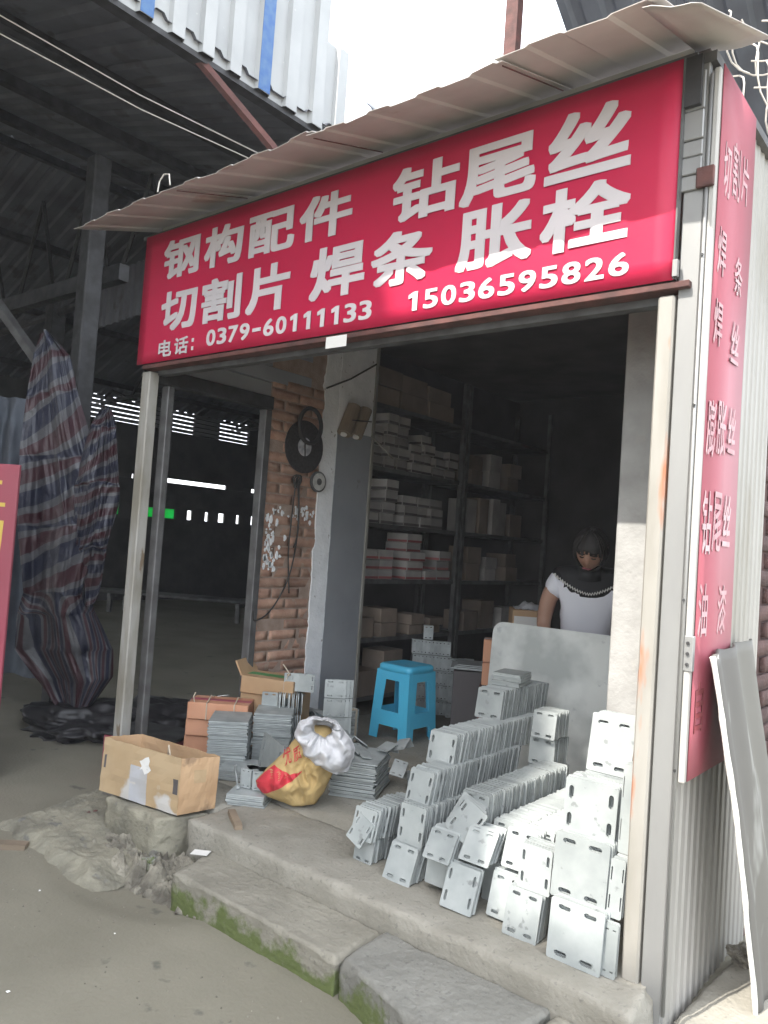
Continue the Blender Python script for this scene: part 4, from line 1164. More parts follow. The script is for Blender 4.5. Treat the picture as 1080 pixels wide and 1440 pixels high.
for i, pts in enumerate(([(0, 0, 0), (.01, .02, -.18), (.0, .03, -.40), (.0, -.02, -.62), (-.0, -.14, -.80), (.0, -.26, -.86), (0, -.28, -.80)],
                         [(0, -.01, 0), (.006, -.03, -.25), (0, -.03, -.45), (0, .0, -.70)], [(0, .015, 0), (.01, .03, -.3), (0, .01, -.42)])):
    c_ = bpy.data.curves.new('c', 'CURVE')
    P_ = [Vector(p) for p in pts]
    dense = []
    for a in range(len(P_) - 1):
        for k in range(6):
            t = k / 6
            p0, p1, p2, p3 = P_[max(0, a - 1)], P_[a], P_[a + 1], P_[min(len(P_) - 1, a + 2)]
            dense.append(.5 * ((2 * p1) + (p2 - p0) * t + (2 * p0 - 5 * p1 + 4 * p2 - p3) * t * t + (3 * p1 - p0 - 3 * p2 + p3) * t ** 3))
    dense.append(P_[-1])
    MB().tube(dense, .0045, 6).build('cable', M['cable'], cbk, smooth=True)
kn = MB()
for i in range(4):
    kn.tube([(.008 * math.sin(a * 2 + i), .035 * math.cos(a) * (1 - .15 * i), -.01 + .04 * math.sin(a + i * .5)) for a in [k * math.pi / 7 for k in range(15)]], .004, 5, False)
tag(kn.build('cable_knot', M['cable'], cbk, smooth=True))
rl = empty('paper_rolls', (-2.63, 1.58, 2.0), label='two brown rolls tied side by side on the painted pillar', cat='rolls')
for i, dy in enumerate((-.07, .05)):
    o = MB().tube([(.0, dy - .05, -.10 + .0), (.0, dy + .035, .095)], .048 if i == 0 else .042, 16).build('roll', M['wood'], rl, smooth=False)
    MB().tube([(.003, dy - .054, -.108), (.0, dy - .0495, -.098)], .022, 12).build('roll_core', M['paper'], rl)
MB().tube([(.05, -.1, -.01), (.055, 0, .0), (.05, .09, .01)], .004, 6).build('tie', M['cable'], rl)
MB().tube([(-2.64, 1.75, 1.93), (-2.60, 1.95, 1.80)], .008, 6).build('bracket_arm', M['oldpost'], shop)
MB().tube([(-2.66, 1.30, 2.17), (-2.64, 1.50, 2.27), (-2.63, 1.74, 2.42)], .006, 6).build('conduit', M['cable'], shop, smooth=True)

# ------------------------------------------------------------------ shelves with boxes
def rack(name, x0, x1, y0, y1, levels, label, top=2.55):
    e = empty(name, (0, 0, 0), label=label, cat='shelf rack')
    for x in (x0, x1):
        for y in (y0, y1):
            MB().box(x - .018, x + .018, y - .018, y + .018, -.004, top).build('post', M['framesteel'], e)
    for z in levels:
        MB().box(x0 + .018, x1 - .0, y0 + .019, y1 - .019, z - .03, z).build('shelf', M['framesteel'], e)
    return e
LV = (.12, .53, .945, 1.345, 1.75, 2.20)
rack('shelf_rack', -3.10, -2.74, 1.86, 3.02, LV, 'dark steel shelf rack full of white boxes behind the pillar')
rack('shelf_rack', -3.10, -2.74, 3.08, 4.50, LV, 'dark steel shelf rack deep in the shop beyond the first rack')
BXM = {}
def goods(x, y, z, w_, h, d, label, m_='whitebox', band=None, rz=0, group=None):
    k = (round(w_, 2), round(h, 3), round(d, 2), m_)
    if k not in BXM:
        BXM[k] = MB().box(-d / 2, d / 2, -w_ / 2, w_ / 2, 0, h).mesh('box', M[m_], bevel=.003)
    o = obj('storage_box', BXM[k]); o.location = (x, y, z); o.rotation_euler = (0, 0, rz)
    tag(o, label, 'box', group)
    if band:
        kb = k + (band,)
        if kb not in BXM:
            BXM[kb] = MB().box(d / 2 + .0003, d / 2 + .0015, -w_ / 2 + .006, w_ / 2 - .006, 0.004, h * .30).box(-d/2+.01, d/2-.004, -w_/2-.0015, -w_/2-.0003, .004, h*.30).mesh('band', M[band])
        obj('band', BXM[kb], o)
    return o
lvn = ('bottom', 'next', 'third', 'fourth', 'fifth', 'topmost')
def shelf_fill(zi, shelf, piles, rackname, band, x=-2.85):
    for pi, (y, w_, h, n, m_) in enumerate(piles):
        for j in range(n):
            goods(x + random.uniform(-.03, .02), y + random.uniform(-.012, .012), LV[zi] + .001 + j * (h + .0015), w_, h, .20, 
                  '%s box up in the %s pile, %s, %s' % (ordn[j], ordn[pi], shelf, rackname), m_, band, random.uniform(-.06, .06), 'boxes on the ' + shelf + ' of the ' + rackname)
N_ = 'near rack'
shelf_fill(5, 'top shelf', ((2.03, .30, .13, 2, 'greycarton'), (2.36, .32, .13, 2, 'greycarton'), (2.70, .32, .12, 2, 'greycarton')), N_, None)
shelf_fill(4, 'second shelf', ((1.96, .13, .072, 4, 'whitebox'), (2.11, .12, .078, 5, 'whitebox'), (2.26, .13, .078, 5, 'whitebox'), (2.42, .14, .07, 3, 'whitebox'), (2.57, .13, .075, 4, 'whitebox'), (2.73, .14, .07, 3, 'whitebox'), (2.89, .14, .07, 3, 'whitebox')), N_, 'darkband')
shelf_fill(3, 'third shelf', ((1.97, .16, .075, 2, 'whitebox'), (2.14, .15, .08, 4, 'whitebox'), (2.38, .17, .075, 3, 'whitebox'), (2.56, .15, .075, 3, 'whitebox'), (2.74, .17, .075, 3, 'whitebox')), N_, 'darkband')
shelf_fill(2, 'fourth shelf', ((1.98, .17, .07, 3, 'whitebox'), (2.16, .16, .07, 3, 'whitebox'), (2.50, .19, .068, 5, 'whitebox'), (2.70, .15, .07, 1, 'whitebox'), (2.88, .17, .075, 3, 'whitebox')), N_, 'boxband')
shelf_fill(1, 'fifth shelf', ((1.98, .16, .14, 1, 'greycarton'), (2.22, .18, .10, 2, 'greycarton'), (2.55, .17, .075, 2, 'greycarton'), (2.80, .2, .06, 2, 'greycarton')), N_, None)
shelf_fill(0, 'bottom shelf', ((2.02, .22, .18, 1, 'greycarton'), (2.32, .24, .15, 2, 'greycarton'), (2.68, .22, .16, 1, 'greycarton')), N_, None)
F_ = 'far rack'
shelf_fill(4, 'second shelf', ((3.25, .2, .12, 2, 'greycarton'), (3.55, .18, .14, 2, 'whitebox'), (3.9, .2, .12, 2, 'greycarton')), F_, None)
shelf_fill(3, 'third shelf', ((3.25, .14, .28, 1, 'whitebox'), (3.42, .15, .30, 1, 'greycarton'), (3.60, .12, .31, 1, 'whitebox'), (3.75, .13, .29, 1, 'whitebox'), (4.0, .2, .2, 1, 'greycarton')), F_, None)
shelf_fill(2, 'fourth shelf', ((3.3, .2, .14, 2, 'greycarton'), (3.62, .2, .10, 2, 'whitebox'), (3.95, .2, .12, 2, 'greycarton')), F_, None)
shelf_fill(1, 'fifth shelf', ((3.3, .22, .16, 1, 'greycarton'), (3.6, .2, .12, 2, 'greycarton'), (3.9, .22, .18, 1, 'whitebox')), F_, None)

# things on the floor further back
e = carton_box('document_box', (-1.68, 2.34, .50), (.24, .26, .34), .62, M['carton'], 'brown box with a big white paper on its front left of the woman', 'box')
MB().box(-.11, .11, -.134, -.1315, .10, .30).build('paper', M['paper'], e)
pl_ = MB().grid(14, 14, lambda u, v: Vector(((u - .5) * .2, (v - .5) * .18, .344 + .035 * max(0, 1 - ((u - .5) ** 2 + (v - .5) ** 2) * 5) + .025 * nz(u, v, 3, 7)))).build('plastic_wrap', M['sackwhite'], e, smooth=True)
e2 = carton_box('brown_crate', (-1.68, 2.34, .0), (.30, .30, .497), .62, M['carton'], 'dark brown crate carrying the box with white paper', 'crate')
for i in range(2):
    e = carton_box('orange_pack', (-1.455, 1.56, .46 + i * .128), (.13, .12, .124), .5, M['orangecarton'], '%s orange pack beside the left edge of the metal sheet' % ('lower', 'upper')[i], 'pack', group='orange packs by the metal sheet')
    MB().box(-.066, .066, -.012, .012, .1243, .1255).build('tape', M['tape'], e)
e = carton_box('brown_crate', (-1.455, 1.58, 0), (.17, .16, .458), .5, M['rust'], 'rust coloured crate carrying the orange packs', 'crate')
e = empty('dark_crate', (-1.95, 2.18, 0), .55, label='dark crate with reddish corner and a plate on top right of the stool', cat='crate')
MB().box(-.15, .15, -.15, .15, 0, .42).build('box_body', M['darkband'], e, bevel=.004)
MB().box(.13, .156, -.156, -.13, 0, .43).build('corner_post', M['rust'], e)
MB().box(-.16, .16, -.16, .16, .4315, .437).build('lid', M['zincdull'], e)
for i in range(3):
    MB().box(-.17 + .02 * i, .15, -.16 + .03 * i, .14, .4375 + i * .006, .4425 + i * .006).build('plate', M['zincdull'], e)

# ------------------------------------------------------------------ the woman behind the metal sheet
def skin_mesh(verts, edges, radii, levels=2, root=0):
    me = bpy.data.meshes.new('skinbase'); me.from_pydata([Vector(v) for v in verts], edges, [])
    o = bpy.data.objects.new('skinbase', me); C.objects.link(o)
    o.modifiers.new('skin', 'SKIN')
    sv = me.skin_vertices[0].data
    for i, r in enumerate(radii):
        sv[i].radius = r if isinstance(r, (tuple, list)) else (r, r)
        sv[i].use_root = (i == root)
    sd = o.modifiers.new('sub', 'SUBSURF'); sd.levels = levels; sd.render_levels = levels
    r = evald(o); bpy.data.objects.remove(o)
    for p in r.polygons: p.use_smooth = True
    return r
wm = empty('person', (-1.03, 1.80, 0), math.radians(24), label='seated person in white short sleeved top with black lace neckline, head bowed', cat='person')
# body: torso, neck, arms, legs in one surface, facing -y
V_, E_, R_ = [], [], []
def vv(p, r, prev=None):
    V_.append(p); R_.append(r)
    if prev is not None: E_.append((prev, len(V_) - 1))
    return len(V_) - 1
pel = vv((0, .10, .56), (.145, .11)); ab = vv((0, .06, .72), (.125, .095), pel); ch = vv((0, .0, .90), (.145, .105), ab); uc = vv((0, -.035, 1.05), (.13, .09), ch)
nb = vv((0, -.06, 1.13), (.055, .055), uc); nk = vv((0, -.095, 1.18), (.048, .048), nb)
for s_ in (-1, 1):
    sh = vv((.155 * s_, -.03, 1.085), (.058, .058), uc); ua = vv((.215 * s_, -.03, .96), (.05, .05), sh); el = vv((.235 * s_, -.03, .82), (.042, .042), ua)
    fa = vv((.205 * s_, -.13, .72), (.036, .036), el); wr = vv((.15 * s_, -.24, .64), (.025, .025), fa); hd = vv((.125 * s_, -.29, .615), (.036, .02), wr)
    for k, (dx, L_) in enumerate(((-.024, .060), (-.008, .068), (.008, .064), (.022, .05))):
        f1 = vv((.115 * s_ + dx, -.325, .605), (.0095, .0095), hd); f2 = vv((.11 * s_ + dx * 1.1, -.325 - L_ * .55, .592), (.0088, .0088), f1); vv((.105 * s_ + dx * 1.1, -.325 - L_ * .75, .568), (.0075, .0075), f2)
    t1 = vv((.125 * s_ - .035 * s_, -.285, .62), (.011, .011), hd); vv((.125 * s_ - .055 * s_, -.315, .612), (.0095, .0095), t1)
    hp = vv((.095 * s_, .06, .52), (.085, .085), pel); kn_ = vv((.13 * s_, -.33, .50), (.06, .06), hp); cf = vv((.13 * s_, -.34, .28), (.05, .05), kn_); an = vv((.13 * s_, -.33, .07), (.034, .034), cf); vv((.135 * s_, -.44, .035), (.035, .026), an)
body = skin_mesh(V_, E_, R_, 2)
body.materials.append(M['skin'])
obj('body', body, wm)
# head bowed forward
hm = Matrix.Translation((0, -.155, 1.245)) @ Matrix.Rotation(math.radians(38), 4, 'X') @ Matrix.Rotation(math.radians(-10), 4, 'Z')
def head_pt(d):
    x, y, z = d
    p = Vector((x * .076, y * .094, z * .112))
    if z < -.2: p.x *= 1 + .28 * (z + .2); p.y += .0
    if y < 0:
        fx = math.exp(-(x / .16) ** 2)
        p.y -= .020 * fx * math.exp(-((z + .12) / .22) ** 2)            # nose
        p.y += .008 * math.exp(-((abs(x) - .38) / .17) ** 2) * math.exp(-((z - .08) / .13) ** 2)   # eye sockets
        p.y -= .006 * math.exp(-(x / .3) ** 2) * math.exp(-((z + .5) / .09) ** 2)
        p.y -= .008 * fx * math.exp(-((z + .86) / .15) ** 2)           # chin
    return p
b = bmesh.new(); bmesh.ops.create_uvsphere(b, u_segments=40, v_segments=28, radius=1)
mb = MB(); mb.add([hm @ head_pt(v.co) for v in b.verts], [tuple(v.index for v in f.verts) for f in b.faces])
for s_ in (-1, 1):
    e0 = len(mb.v)
    mb.tube([hm @ Vector((s_ * .078, .012 + .018 * math.cos(a), -.005 + .03 * math.sin(a))) for a in [k * math.pi / 6 for k in range(13)]], .006, 6, False)
mb.tube([hm @ Vector((0, .012, -.085)), Vector((0, -.105, 1.165))], [.046, .05], 14)
hd_ = mb.build('head', M['skin'], wm, smooth=True)
for s_ in (-1, 1):
    ey = MB().tube([hm @ Vector((s_ * .030 - .012, -.0845, .010)), hm @ Vector((s_ * .030, -.0875, .007)), hm @ Vector((s_ * .030 + .012, -.0845, .010))], .0032, 6).build('eye', M['hair'], hd_)
    MB().tube([hm @ Vector((s_ * .030 - .018, -.088, .030)), hm @ Vector((s_ * .030, -.093, .034)), hm @ Vector((s_ * .030 + .018, -.086, .029))], .003, 6).build('eyebrow', M['hair'], hd_)
MB().tube([hm @ Vector((-.022, -.094, -.055)), hm @ Vector((0, -.1, -.053)), hm @ Vector((.022, -.094, -.055))], .004, 6).build('mouth', M['redside'], hd_)
mb = MB()
hv = []
for v in b.verts:
    x, y, z = v.co
    p = head_pt((x, y, z)) if y > 0 else Vector((x * .076, y * .094, z * .112))
    k = 1.13 + .03 * noise.noise(v.co * 6) + .02 * math.sin(math.atan2(x, y) * 26)
    hv.append(hm @ Vector((p.x * k, p.y * k, p.z * 1.12)))
keep = [f for f in b.faces if (lambda c_: c_.y > -.42 + .25 * c_.z and c_.z > -.85 or c_.z > .40 - .25 * abs(c_.x) + .06 * math.sin(c_.x * 23))(f.calc_center_median())]
mb.add(hv, [tuple(v.index for v in f.verts) for f in keep]); b.free()
mh = mb.mesh('hair', M['hair'], smooth=True)
obj('hair', thicken(mh, .008, -1), wm)
# loose strands combed from the crown over the sides
st_ = MB()
for k in range(90):
    a = random.uniform(-math.pi * .72, math.pi * .72) + math.pi / 2
    pts = []
    L_ = random.uniform(1.2, 1.75); w0 = random.uniform(-.2, .2)
    for q in range(8):
        th = .10 + L_ * q / 7
        aa = a + w0 * q / 7
        d_ = Vector((math.sin(th) * math.cos(aa), math.sin(th) * math.sin(aa), math.cos(th)))
        r_ = 1.20 + .02 * math.sin(k * 1.7) + .03 * q / 7
        pts.append(hm @ Vector((d_.x * .076 * r_, d_.y * .094 * r_, d_.z * .112 * 1.15)))
    st_.tube(pts, [.0045 * (1 - .07 * q) for q in range(8)], 4)
tag(st_.build('hair_strands', M['hair'], wm, smooth=True), kind='stuff')
# hair knot at the nape
b = bmesh.new(); bmesh.ops.create_icosphere(b, subdivisions=3, radius=.042)
mb = MB().add([hm @ (v.co * (1 + .15 * noise.noise(v.co * 60)) + Vector((0, .115, -.02))) for v in b.verts], [tuple(v.index for v in f.verts) for f in b.faces]); b.free()
mb.build('hair_knot', M['hair'], wm, smooth=True)
# shirt
V_, E_, R_ = [], [], []
pel = vv((0, .095, .55), (.165, .13)); ab = vv((0, .055, .72), (.145, .115), pel); ch = vv((0, -.005, .90), (.163, .128), ab); uc = vv((0, -.035, 1.04), (.145, .105), ch)
for s_ in (-1, 1):
    sh = vv((.158 * s_, -.03, 1.075), (.072, .072), uc); ua = vv((.212 * s_, -.03, .975), (.066, .066), sh)
sm = skin_mesh(V_, E_, R_, 3)
for v in sm.vertices:
    n = v.normal
    v.co = v.co + n * (.006 * noise.noise(Vector((v.co.x * 5, v.co.y * 5, v.co.z * 17 + 6 * abs(v.co.x)))) + .004 * noise.noise(v.co * 22))
sm.materials.append(M['shirt'])
obj('shirt', sm, wm)
# black lace yoke lying on the shirt, and its white zigzag trim
def yoke_z(x): return 1.005 + .105 * min(1.3, abs(x) / .20) ** 1.6
sbv = BVHTree.FromPolygons([v.co.copy() for v in sm.vertices], [tuple(p.vertices) for p in sm.polygons])
ids = {}; yv, yf = [], []
for p in sm.polygons:
    c_ = p.center
    if c_.z > yoke_z(c_.x) and abs(c_.x) < .215:
        f = []
        for k in p.vertices:
            if k not in ids:
                ids[k] = len(yv); v = sm.vertices[k]; yv.append(v.co + v.normal * .005)
            f.append(ids[k])
        yf.append(tuple(f))
bo = len(yv); ids = {}
for p in body.polygons:
    c_ = p.center
    if 1.0 < c_.z < 1.185 and abs(c_.x) < .175 and c_.z > yoke_z(c_.x) - .01:
        f = []
        for k in p.vertices:
            if k not in ids:
                ids[k] = len(yv); v = body.vertices[k]; yv.append(v.co + v.normal * .008)
            f.append(ids[k])
        yf.append(tuple(f))
ybv = BVHTree.FromPolygons(yv + [v.co.copy() for v in sm.vertices], yf + [tuple(k + len(yv) for k in p.vertices) for p in sm.polygons])
o = MB().add(yv, yf).build('lace_yoke', M['blackcloth'], wm, smooth=True); o.data = thicken(o.data, .004)
MB().tube([(0, -.055, 1.10), (0, -.075, 1.165)], [.085, .056], 16).build('lace_collar', M['blackcloth'], wm, smooth=True)
tpts = []
for k in range(57):
    x = -.19 + .38 * k / 56
    z = yoke_z(x) + (.006 if k % 2 else -.006)
    h = ybv.ray_cast(Vector((x, -.6, z)), Vector((0, 1, 0)))
    if h[0] is not None: tpts.append(h[0] + Vector((0, -.009, .002)))
MB().tube(tpts, .0048, 5).build('zigzag_trim', M['paper'], wm)
# trousers and shoes
V_, E_, R_ = [], [], []
pel = vv((0, .10, .53), (.165, .115))
for s_ in (-1, 1):
    hp = vv((.095 * s_, .05, .52), (.10, .10), pel); kn_ = vv((.13 * s_, -.33, .50), (.075, .075), hp); cf = vv((.13 * s_, -.335, .28), (.066, .066), kn_); an = vv((.13 * s_, -.33, .11), (.052, .052), cf)
tm = skin_mesh(V_, E_, R_, 2); tm.materials.append(M['trousers']); obj('trousers', tm, wm)
o = MB().box(-.035, .035, -.003, .003, -.07, .07).build('phone', M['blackcloth'], bevel=.002)
o.location = wm.matrix_basis @ Vector((-.12, -.33, .68)); o.rotation_euler = (-.6, .1, math.radians(24))
tag(o, 'dark phone held in the hand of the person behind the metal sheet', 'phone')
cs = empty('wooden_seat', (-1.03, 1.80, 0), math.radians(24), label='low wooden seat under the person behind the metal sheet', cat='seat')
MB().box(-.19, .19, -.06, .26, .40, .43).build('seat_board', M['wood'], cs, bevel=.004)
for (sx, sy) in ((-.16, -.03), (.16, -.03), (-.16, .23), (.16, .23)):
    MB().box(sx - .018, sx + .018, sy - .018, sy + .018, -.004, .399).build('leg', M['wood'], cs)

# ------------------------------------------------------------------ the big shed on the left
shed = empty('market_shed', label='big dark steel shed left of the shop with white and blue fascia', cat='shed')
# fascia: separate ribbed panels
fx = -3.02
y = -6.0
pi_ = 0
ends = []
while y < 1.40:
    ends.append((y, min(y + .84, 1.44))); y += .84
for (a, b_) in ends:
    n = max(1, round((b_ - a) / .21)); pt = (b_ - a) / n
    me = corr(n, pt, .03, 1, lambda s_, h, t, a=a: Vector((fx + h, a + s_, 4.01 + 1.35 * t)), flat=.80).mesh('panel', M['fascia'])
    obj('panel', thicken(me, .002), shed)
    for k in range(n):
        if (pi_ + k) % 2 == 0 or n < 3:
            yy = a + pt * (k + .40 + .05 + .2)
            MB().box(fx + .0315, fx + .0335, a + pt * k + pt * .45, a + pt * k + pt * .85, 4.012, 5.35).build('rib_stripe', M['blue'] if (pi_ + k) % 4 == 0 else M['fascia'], shed)
    pi_ += n
me = corr(1, .22, .03, 1, lambda s_, h, t: Vector((fx - .01 + h, 1.445 + s_, 3.92 + .75 * t)), flat=.8).mesh('panel', M['fascia']); obj('panel', thicken(me, .002), shed)
# roof sheets (two slopes) with purlins
def roof_z(x): return 4.06 + (-3.0 - x) * .27 if x > -8 else 5.41 - (-8 - x) * .42
for k in range(8):
    y0 = -7 + 2.6 * k
    me = corr(13, .2, .03, 1, lambda s_, h, t, y0=y0: Vector((-2.99 - 5.01 * t, y0 + s_, roof_z(-2.99 - 5.01 * t) + h)), flat=.5).mesh('roof_sheet', M['roofdark']); obj('roof_sheet', me, shed)
    me = corr(13, .2, .03, 1, lambda s_, h, t, y0=y0: Vector((-8.0 - 4.4 * t, y0 + s_, roof_z(-8.001 - 4.4 * t) + h)), flat=.5).mesh('roof_sheet', M['roofdark']); obj('roof_sheet', me, shed)
for x in (-3.06, -4.3, -5.6, -6.9, -8.0, -9.3, -10.6, -11.9):
    MB().box(x - .04, x + .04, -7, 13.8, roof_z(x) - .10, roof_z(x) - .012).build('purlin', M['darksteel'], shed)
for y in (-4.0, -.9, 2.2, 5.4, 8.6):
    tr = MB()
    tr.tube([(-3.1, y, 3.86), (-12.3, y, 3.42)], .045, 6)
    for k in range(8):
        x = -3.4 - 1.15 * k
        zb_ = 3.86 - .044 * (-3.1 - x) / 1 * 1.09
        tr.tube([(x, y, 3.85 - (-3.1 - x) * .048), (x - .55, y, roof_z(x - .55) - .1)], .025, 5)
        tr.tube([(x - .55, y, roof_z(x - .55) - .1), (x - 1.1, y, 3.85 - (-3.1 - x + 1.1) * .048)], .025, 5)
    tr.build('truss', M['darksteel'], shed)
# column wrapped by the tarpaulin, other columns
def column(x, y, w_=.17, z1=3.85, m_='darksteel'):
    return MB().box(x - w_ / 2, x + w_ / 2, y - w_ / 2, y + w_ / 2, -.2, z1).build('column', M[m_], shed, bevel=.01)
column(-4.445, .62, .13); column(-4.30, -4.0); column(-3.3, 5.4); column(-8.0, 2.2); column(-8.0, 8.6)
MB().tube([(-3.08, .40, 4.03), (-2.87, .87, 3.62), (-2.80, 1.02, 3.45)], .035, 6).build('brace', M['rust'], shed)
MB().box(-6.2, -4.3, .76, .84, 2.98, 3.10, Matrix.Translation((0, 0, 0))).build('beam', M['darksteel'], shed)
MB().tube([(-6.0, .15, 3.55), (-4.9, .55, 2.35)], .05, 6).build('brace', M['framesteel'], shed)
# an inner corrugated gable hanging from the truss
me = corr(26, .15, .025, 1, lambda s_, h, t: Vector((-3.25 - s_, 1.75 + .10 * s_ + h, 3.30 + .55 * t + .0)), flat=.5).mesh('inner_gable', M['roofdark']); obj('inner_gable', thicken(me, .002), shed)
# far wall with louvres and glazing
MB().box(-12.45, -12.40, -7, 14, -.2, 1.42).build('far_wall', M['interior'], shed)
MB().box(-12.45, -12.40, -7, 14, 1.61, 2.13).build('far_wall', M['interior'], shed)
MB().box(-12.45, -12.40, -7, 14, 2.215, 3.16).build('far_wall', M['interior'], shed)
for (a, b_) in ((-7, 4.86), (6.45, 7.02), (7.55, 8.2), (9.0, 14)):
    MB().box(-12.449, -12.401, a, b_, 3.163, 3.60).build('far_wall', M['interior'], shed)
for k in range(5):
    z = 3.17 + k * .085
    MB().box(-12.42, -12.36, 4.86, 9.0, z, z + .062, None).build('louvre', M['greypanel'], shed)
for k in range(18):
    a = 4.3 + k * .42
    if k >= 8: w_ = .33 if k % 3 else .26
    elif k in (3, 4, 7): w_ = .30
    else: w_ = .09
    MB().box(-12.448, -12.402, a, a + w_, 1.352, 1.668, Matrix.Translation((.004, 0, 0))).build('pier', M['interior'], shed)
MB().box(-12.44, -12.43, 4.3, 7.4, 1.37, 1.65).build('green_pane', M['glassgreen'], shed)
for k in range(14):
    a = 4.0 + k * .75
    if k not in (4, 5, 7, 9): MB().box(-12.448, -12.402, a, a + .70, 2.132, 2.238).build('pier', M['interior'], shed)
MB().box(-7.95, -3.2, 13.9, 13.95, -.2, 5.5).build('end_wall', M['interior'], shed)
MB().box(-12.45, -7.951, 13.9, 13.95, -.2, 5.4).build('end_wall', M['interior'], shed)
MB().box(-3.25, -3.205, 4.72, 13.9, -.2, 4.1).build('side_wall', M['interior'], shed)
# racks of stock in the dark
for k, (x, y, z) in enumerate(((-9.8, 5.6, .30),)):
    e = empty('pipe_rack', (x, y, -.2), .5, label=('low trestle with long pipes seen through the dark side doorway', 'second trestle with pipes behind the first in the dark shed', 'tall trestle with pipes far back in the dark shed')[k], cat='trestle')
    for sx in (-1.1, 1.1):
        MB().box(sx - .03, sx + .03, -.3, .3, z - .06, z).box(sx - .03, sx + .03, -.28, -.22, 0, z - .06).box(sx - .03, sx + .03, .22, .28, 0, z - .06).build('trestle', M['framesteel'], e)
    for j in range(7):
        MB().tube([(-1.5, -.24 + .075 * j, z + .026), (1.5, -.24 + .075 * j, z + .026)], .025, 8).build('pipe', M['framesteel'], e, smooth=True)
# dark ribbed edge of another roof behind the fascia
rf = empty('rear_roof', label='dark ribbed roof edge showing behind the end of the white fascia', cat='roof')
me = corr(9, .16, .035, 1, lambda s_, h, t: Vector((-3.15 + .12 * s_ + .9 * t, 2.0 + s_ * .55, 4.55 - .45 * s_ + h - .8 * t)), flat=.45).mesh('roof_sheet', M['roofblue']); obj('roof_sheet', thicken(me, .003), rf)

# tarpaulin hung on the column
def cloth(name, prof, label, m_, folds, n=64, nvv=70, amp=.06, twist=0, seed=0, parent=None):
    """prof: rows (v, left point, right point); the sheet hangs between them in folds."""
    mb = MB()
    uvs = []
    def f(u, v):
        for k in range(len(prof) - 1):
            if prof[k][0] <= v <= prof[k + 1][0] + 1e-9:
                t = (v - prof[k][0]) / (prof[k + 1][0] - prof[k][0]); t = t * t * (3 - 2 * t)
                a = Vector(prof[k][1]).lerp(Vector(prof[k + 1][1]), t); b = Vector(prof[k][2]).lerp(Vector(prof[k + 1][2]), t); break
        p = a.lerp(b, u)
        out = Vector((.87, -.49, 0))
        fo = math.sin(u * folds * math.pi * 2 + 2.2 * nz(u, v, seed, 2.2) + seed) + .5 * math.sin(u * folds * 4.1 + v * 5)
        bulge = math.sin(math.pi * u)
        p += out * (amp * fo * (.35 + .65 * min(1, v * 3)) + .12 * bulge * math.sin(math.pi * v)) + noise.noise_vector(Vector((u * 3, v * 4, seed))) * .03 + noise.noise_vector(Vector((u * 9, v * 9, seed))) * .008 * (1 + 2 * max(0, v - .6)) - out * .05 * abs(noise.noise(Vector((u * 6 + v * 3, v * 5, seed + 3)))) - out * .025 * abs(noise.noise(Vector((u * 14 - v * 6, v * 11, seed + 5))))
        return p
    mb.grid(n, nvv, f)
    me = bpy.data.meshes.new(name); me.from_pydata(mb.v, [], mb.f)
    uvl = me.uv_layers.new(name='UVMap')
    for poly in me.polygons:
        for li in poly.loop_indices:
            vi = me.loops[li].vertex_index
            u, v = (vi % (n + 1)) / n, (vi // (n + 1)) / nvv
            s_ = min(1, max(0, (v - .66) / .10)) * twist
            uvl.data[li].uv = (u, (v + .07 * u) * (1 - s_) + (.75 * u + .35 * v + .05 * math.sin(u * 13 + v * 9)) * s_)
        poly.use_smooth = True
    me.materials.append(m_)
    o = obj(name, me, parent)
    return tag(o, label, 'tarpaulin') if label else o
tp = empty('striped_tarpaulin', (-4.15, .6, -.2), label='red white and blue striped tarpaulin bunched round the shed column', cat='tarpaulin')
base = Vector((4.15, -.6, .2))
def Q(x, y, z): return tuple(Vector((x, y, z)) + base)
MAIN = ((0, (-4.362, .269, 2.468), (-4.325, .299, 2.472)), (.05, (-4.40, .240, 2.33), (-4.22, .40, 2.33)), (.16, (-4.43, .230, 2.045), (-4.17, .45, 2.088)), (.3, (-4.45, .235, 1.634), (-4.07, .56, 1.66)), (.5, (-4.46, .26, 1.151), (-3.96, .67, 1.216)),
        (.66, (-4.411, .321, .722), (-4.06, .608, .729)), (.74, (-4.444, .302, .574), (-4.027, .642, .602)), (.86, (-4.445, .314, .333), (-3.93, .734, .355)), (.95, (-4.297, .447, .106), (-3.925, .749, .163)), (1, (-4.2, .534, -.06), (-4.032, .67, -.05)))
SIDE = ((0, (-3.982, .541, 1.99), (-3.938, .577, 1.994)), (.12, (-4.045, .497, 1.851), (-3.912, .605, 1.863)), (.35, (-4.123, .453, 1.463), (-3.894, .64, 1.483)), (.7, (-4.126, .473, 1.033), (-3.934, .63, 1.05)), (1, (-4.097, .517, .654), (-3.986, .607, .664)))
QQ = lambda rows_: tuple((v, Q(*a), Q(*b)) for v, a, b in rows_)
cloth('hung_sheet', QQ(MAIN), None, M['tarp'], 1.4, amp=.05, twist=1, seed=2, parent=tp)
cloth('side_sheet', QQ(SIDE), None, M['tarp'], .9, amp=.03, seed=7, parent=tp)
o = cloth('grey_tarpaulin', ((0, (-5.45, .36, 2.15), (-5.0, .76, 2.12)), (.5, (-5.5, .32, 1.3), (-4.95, .82, 1.3)), (1, (-5.5, .32, .0), (-4.9, .86, .0))), 'dim bluish tarpaulin hanging behind the striped one', M['roofblue'], 3, seed=5)
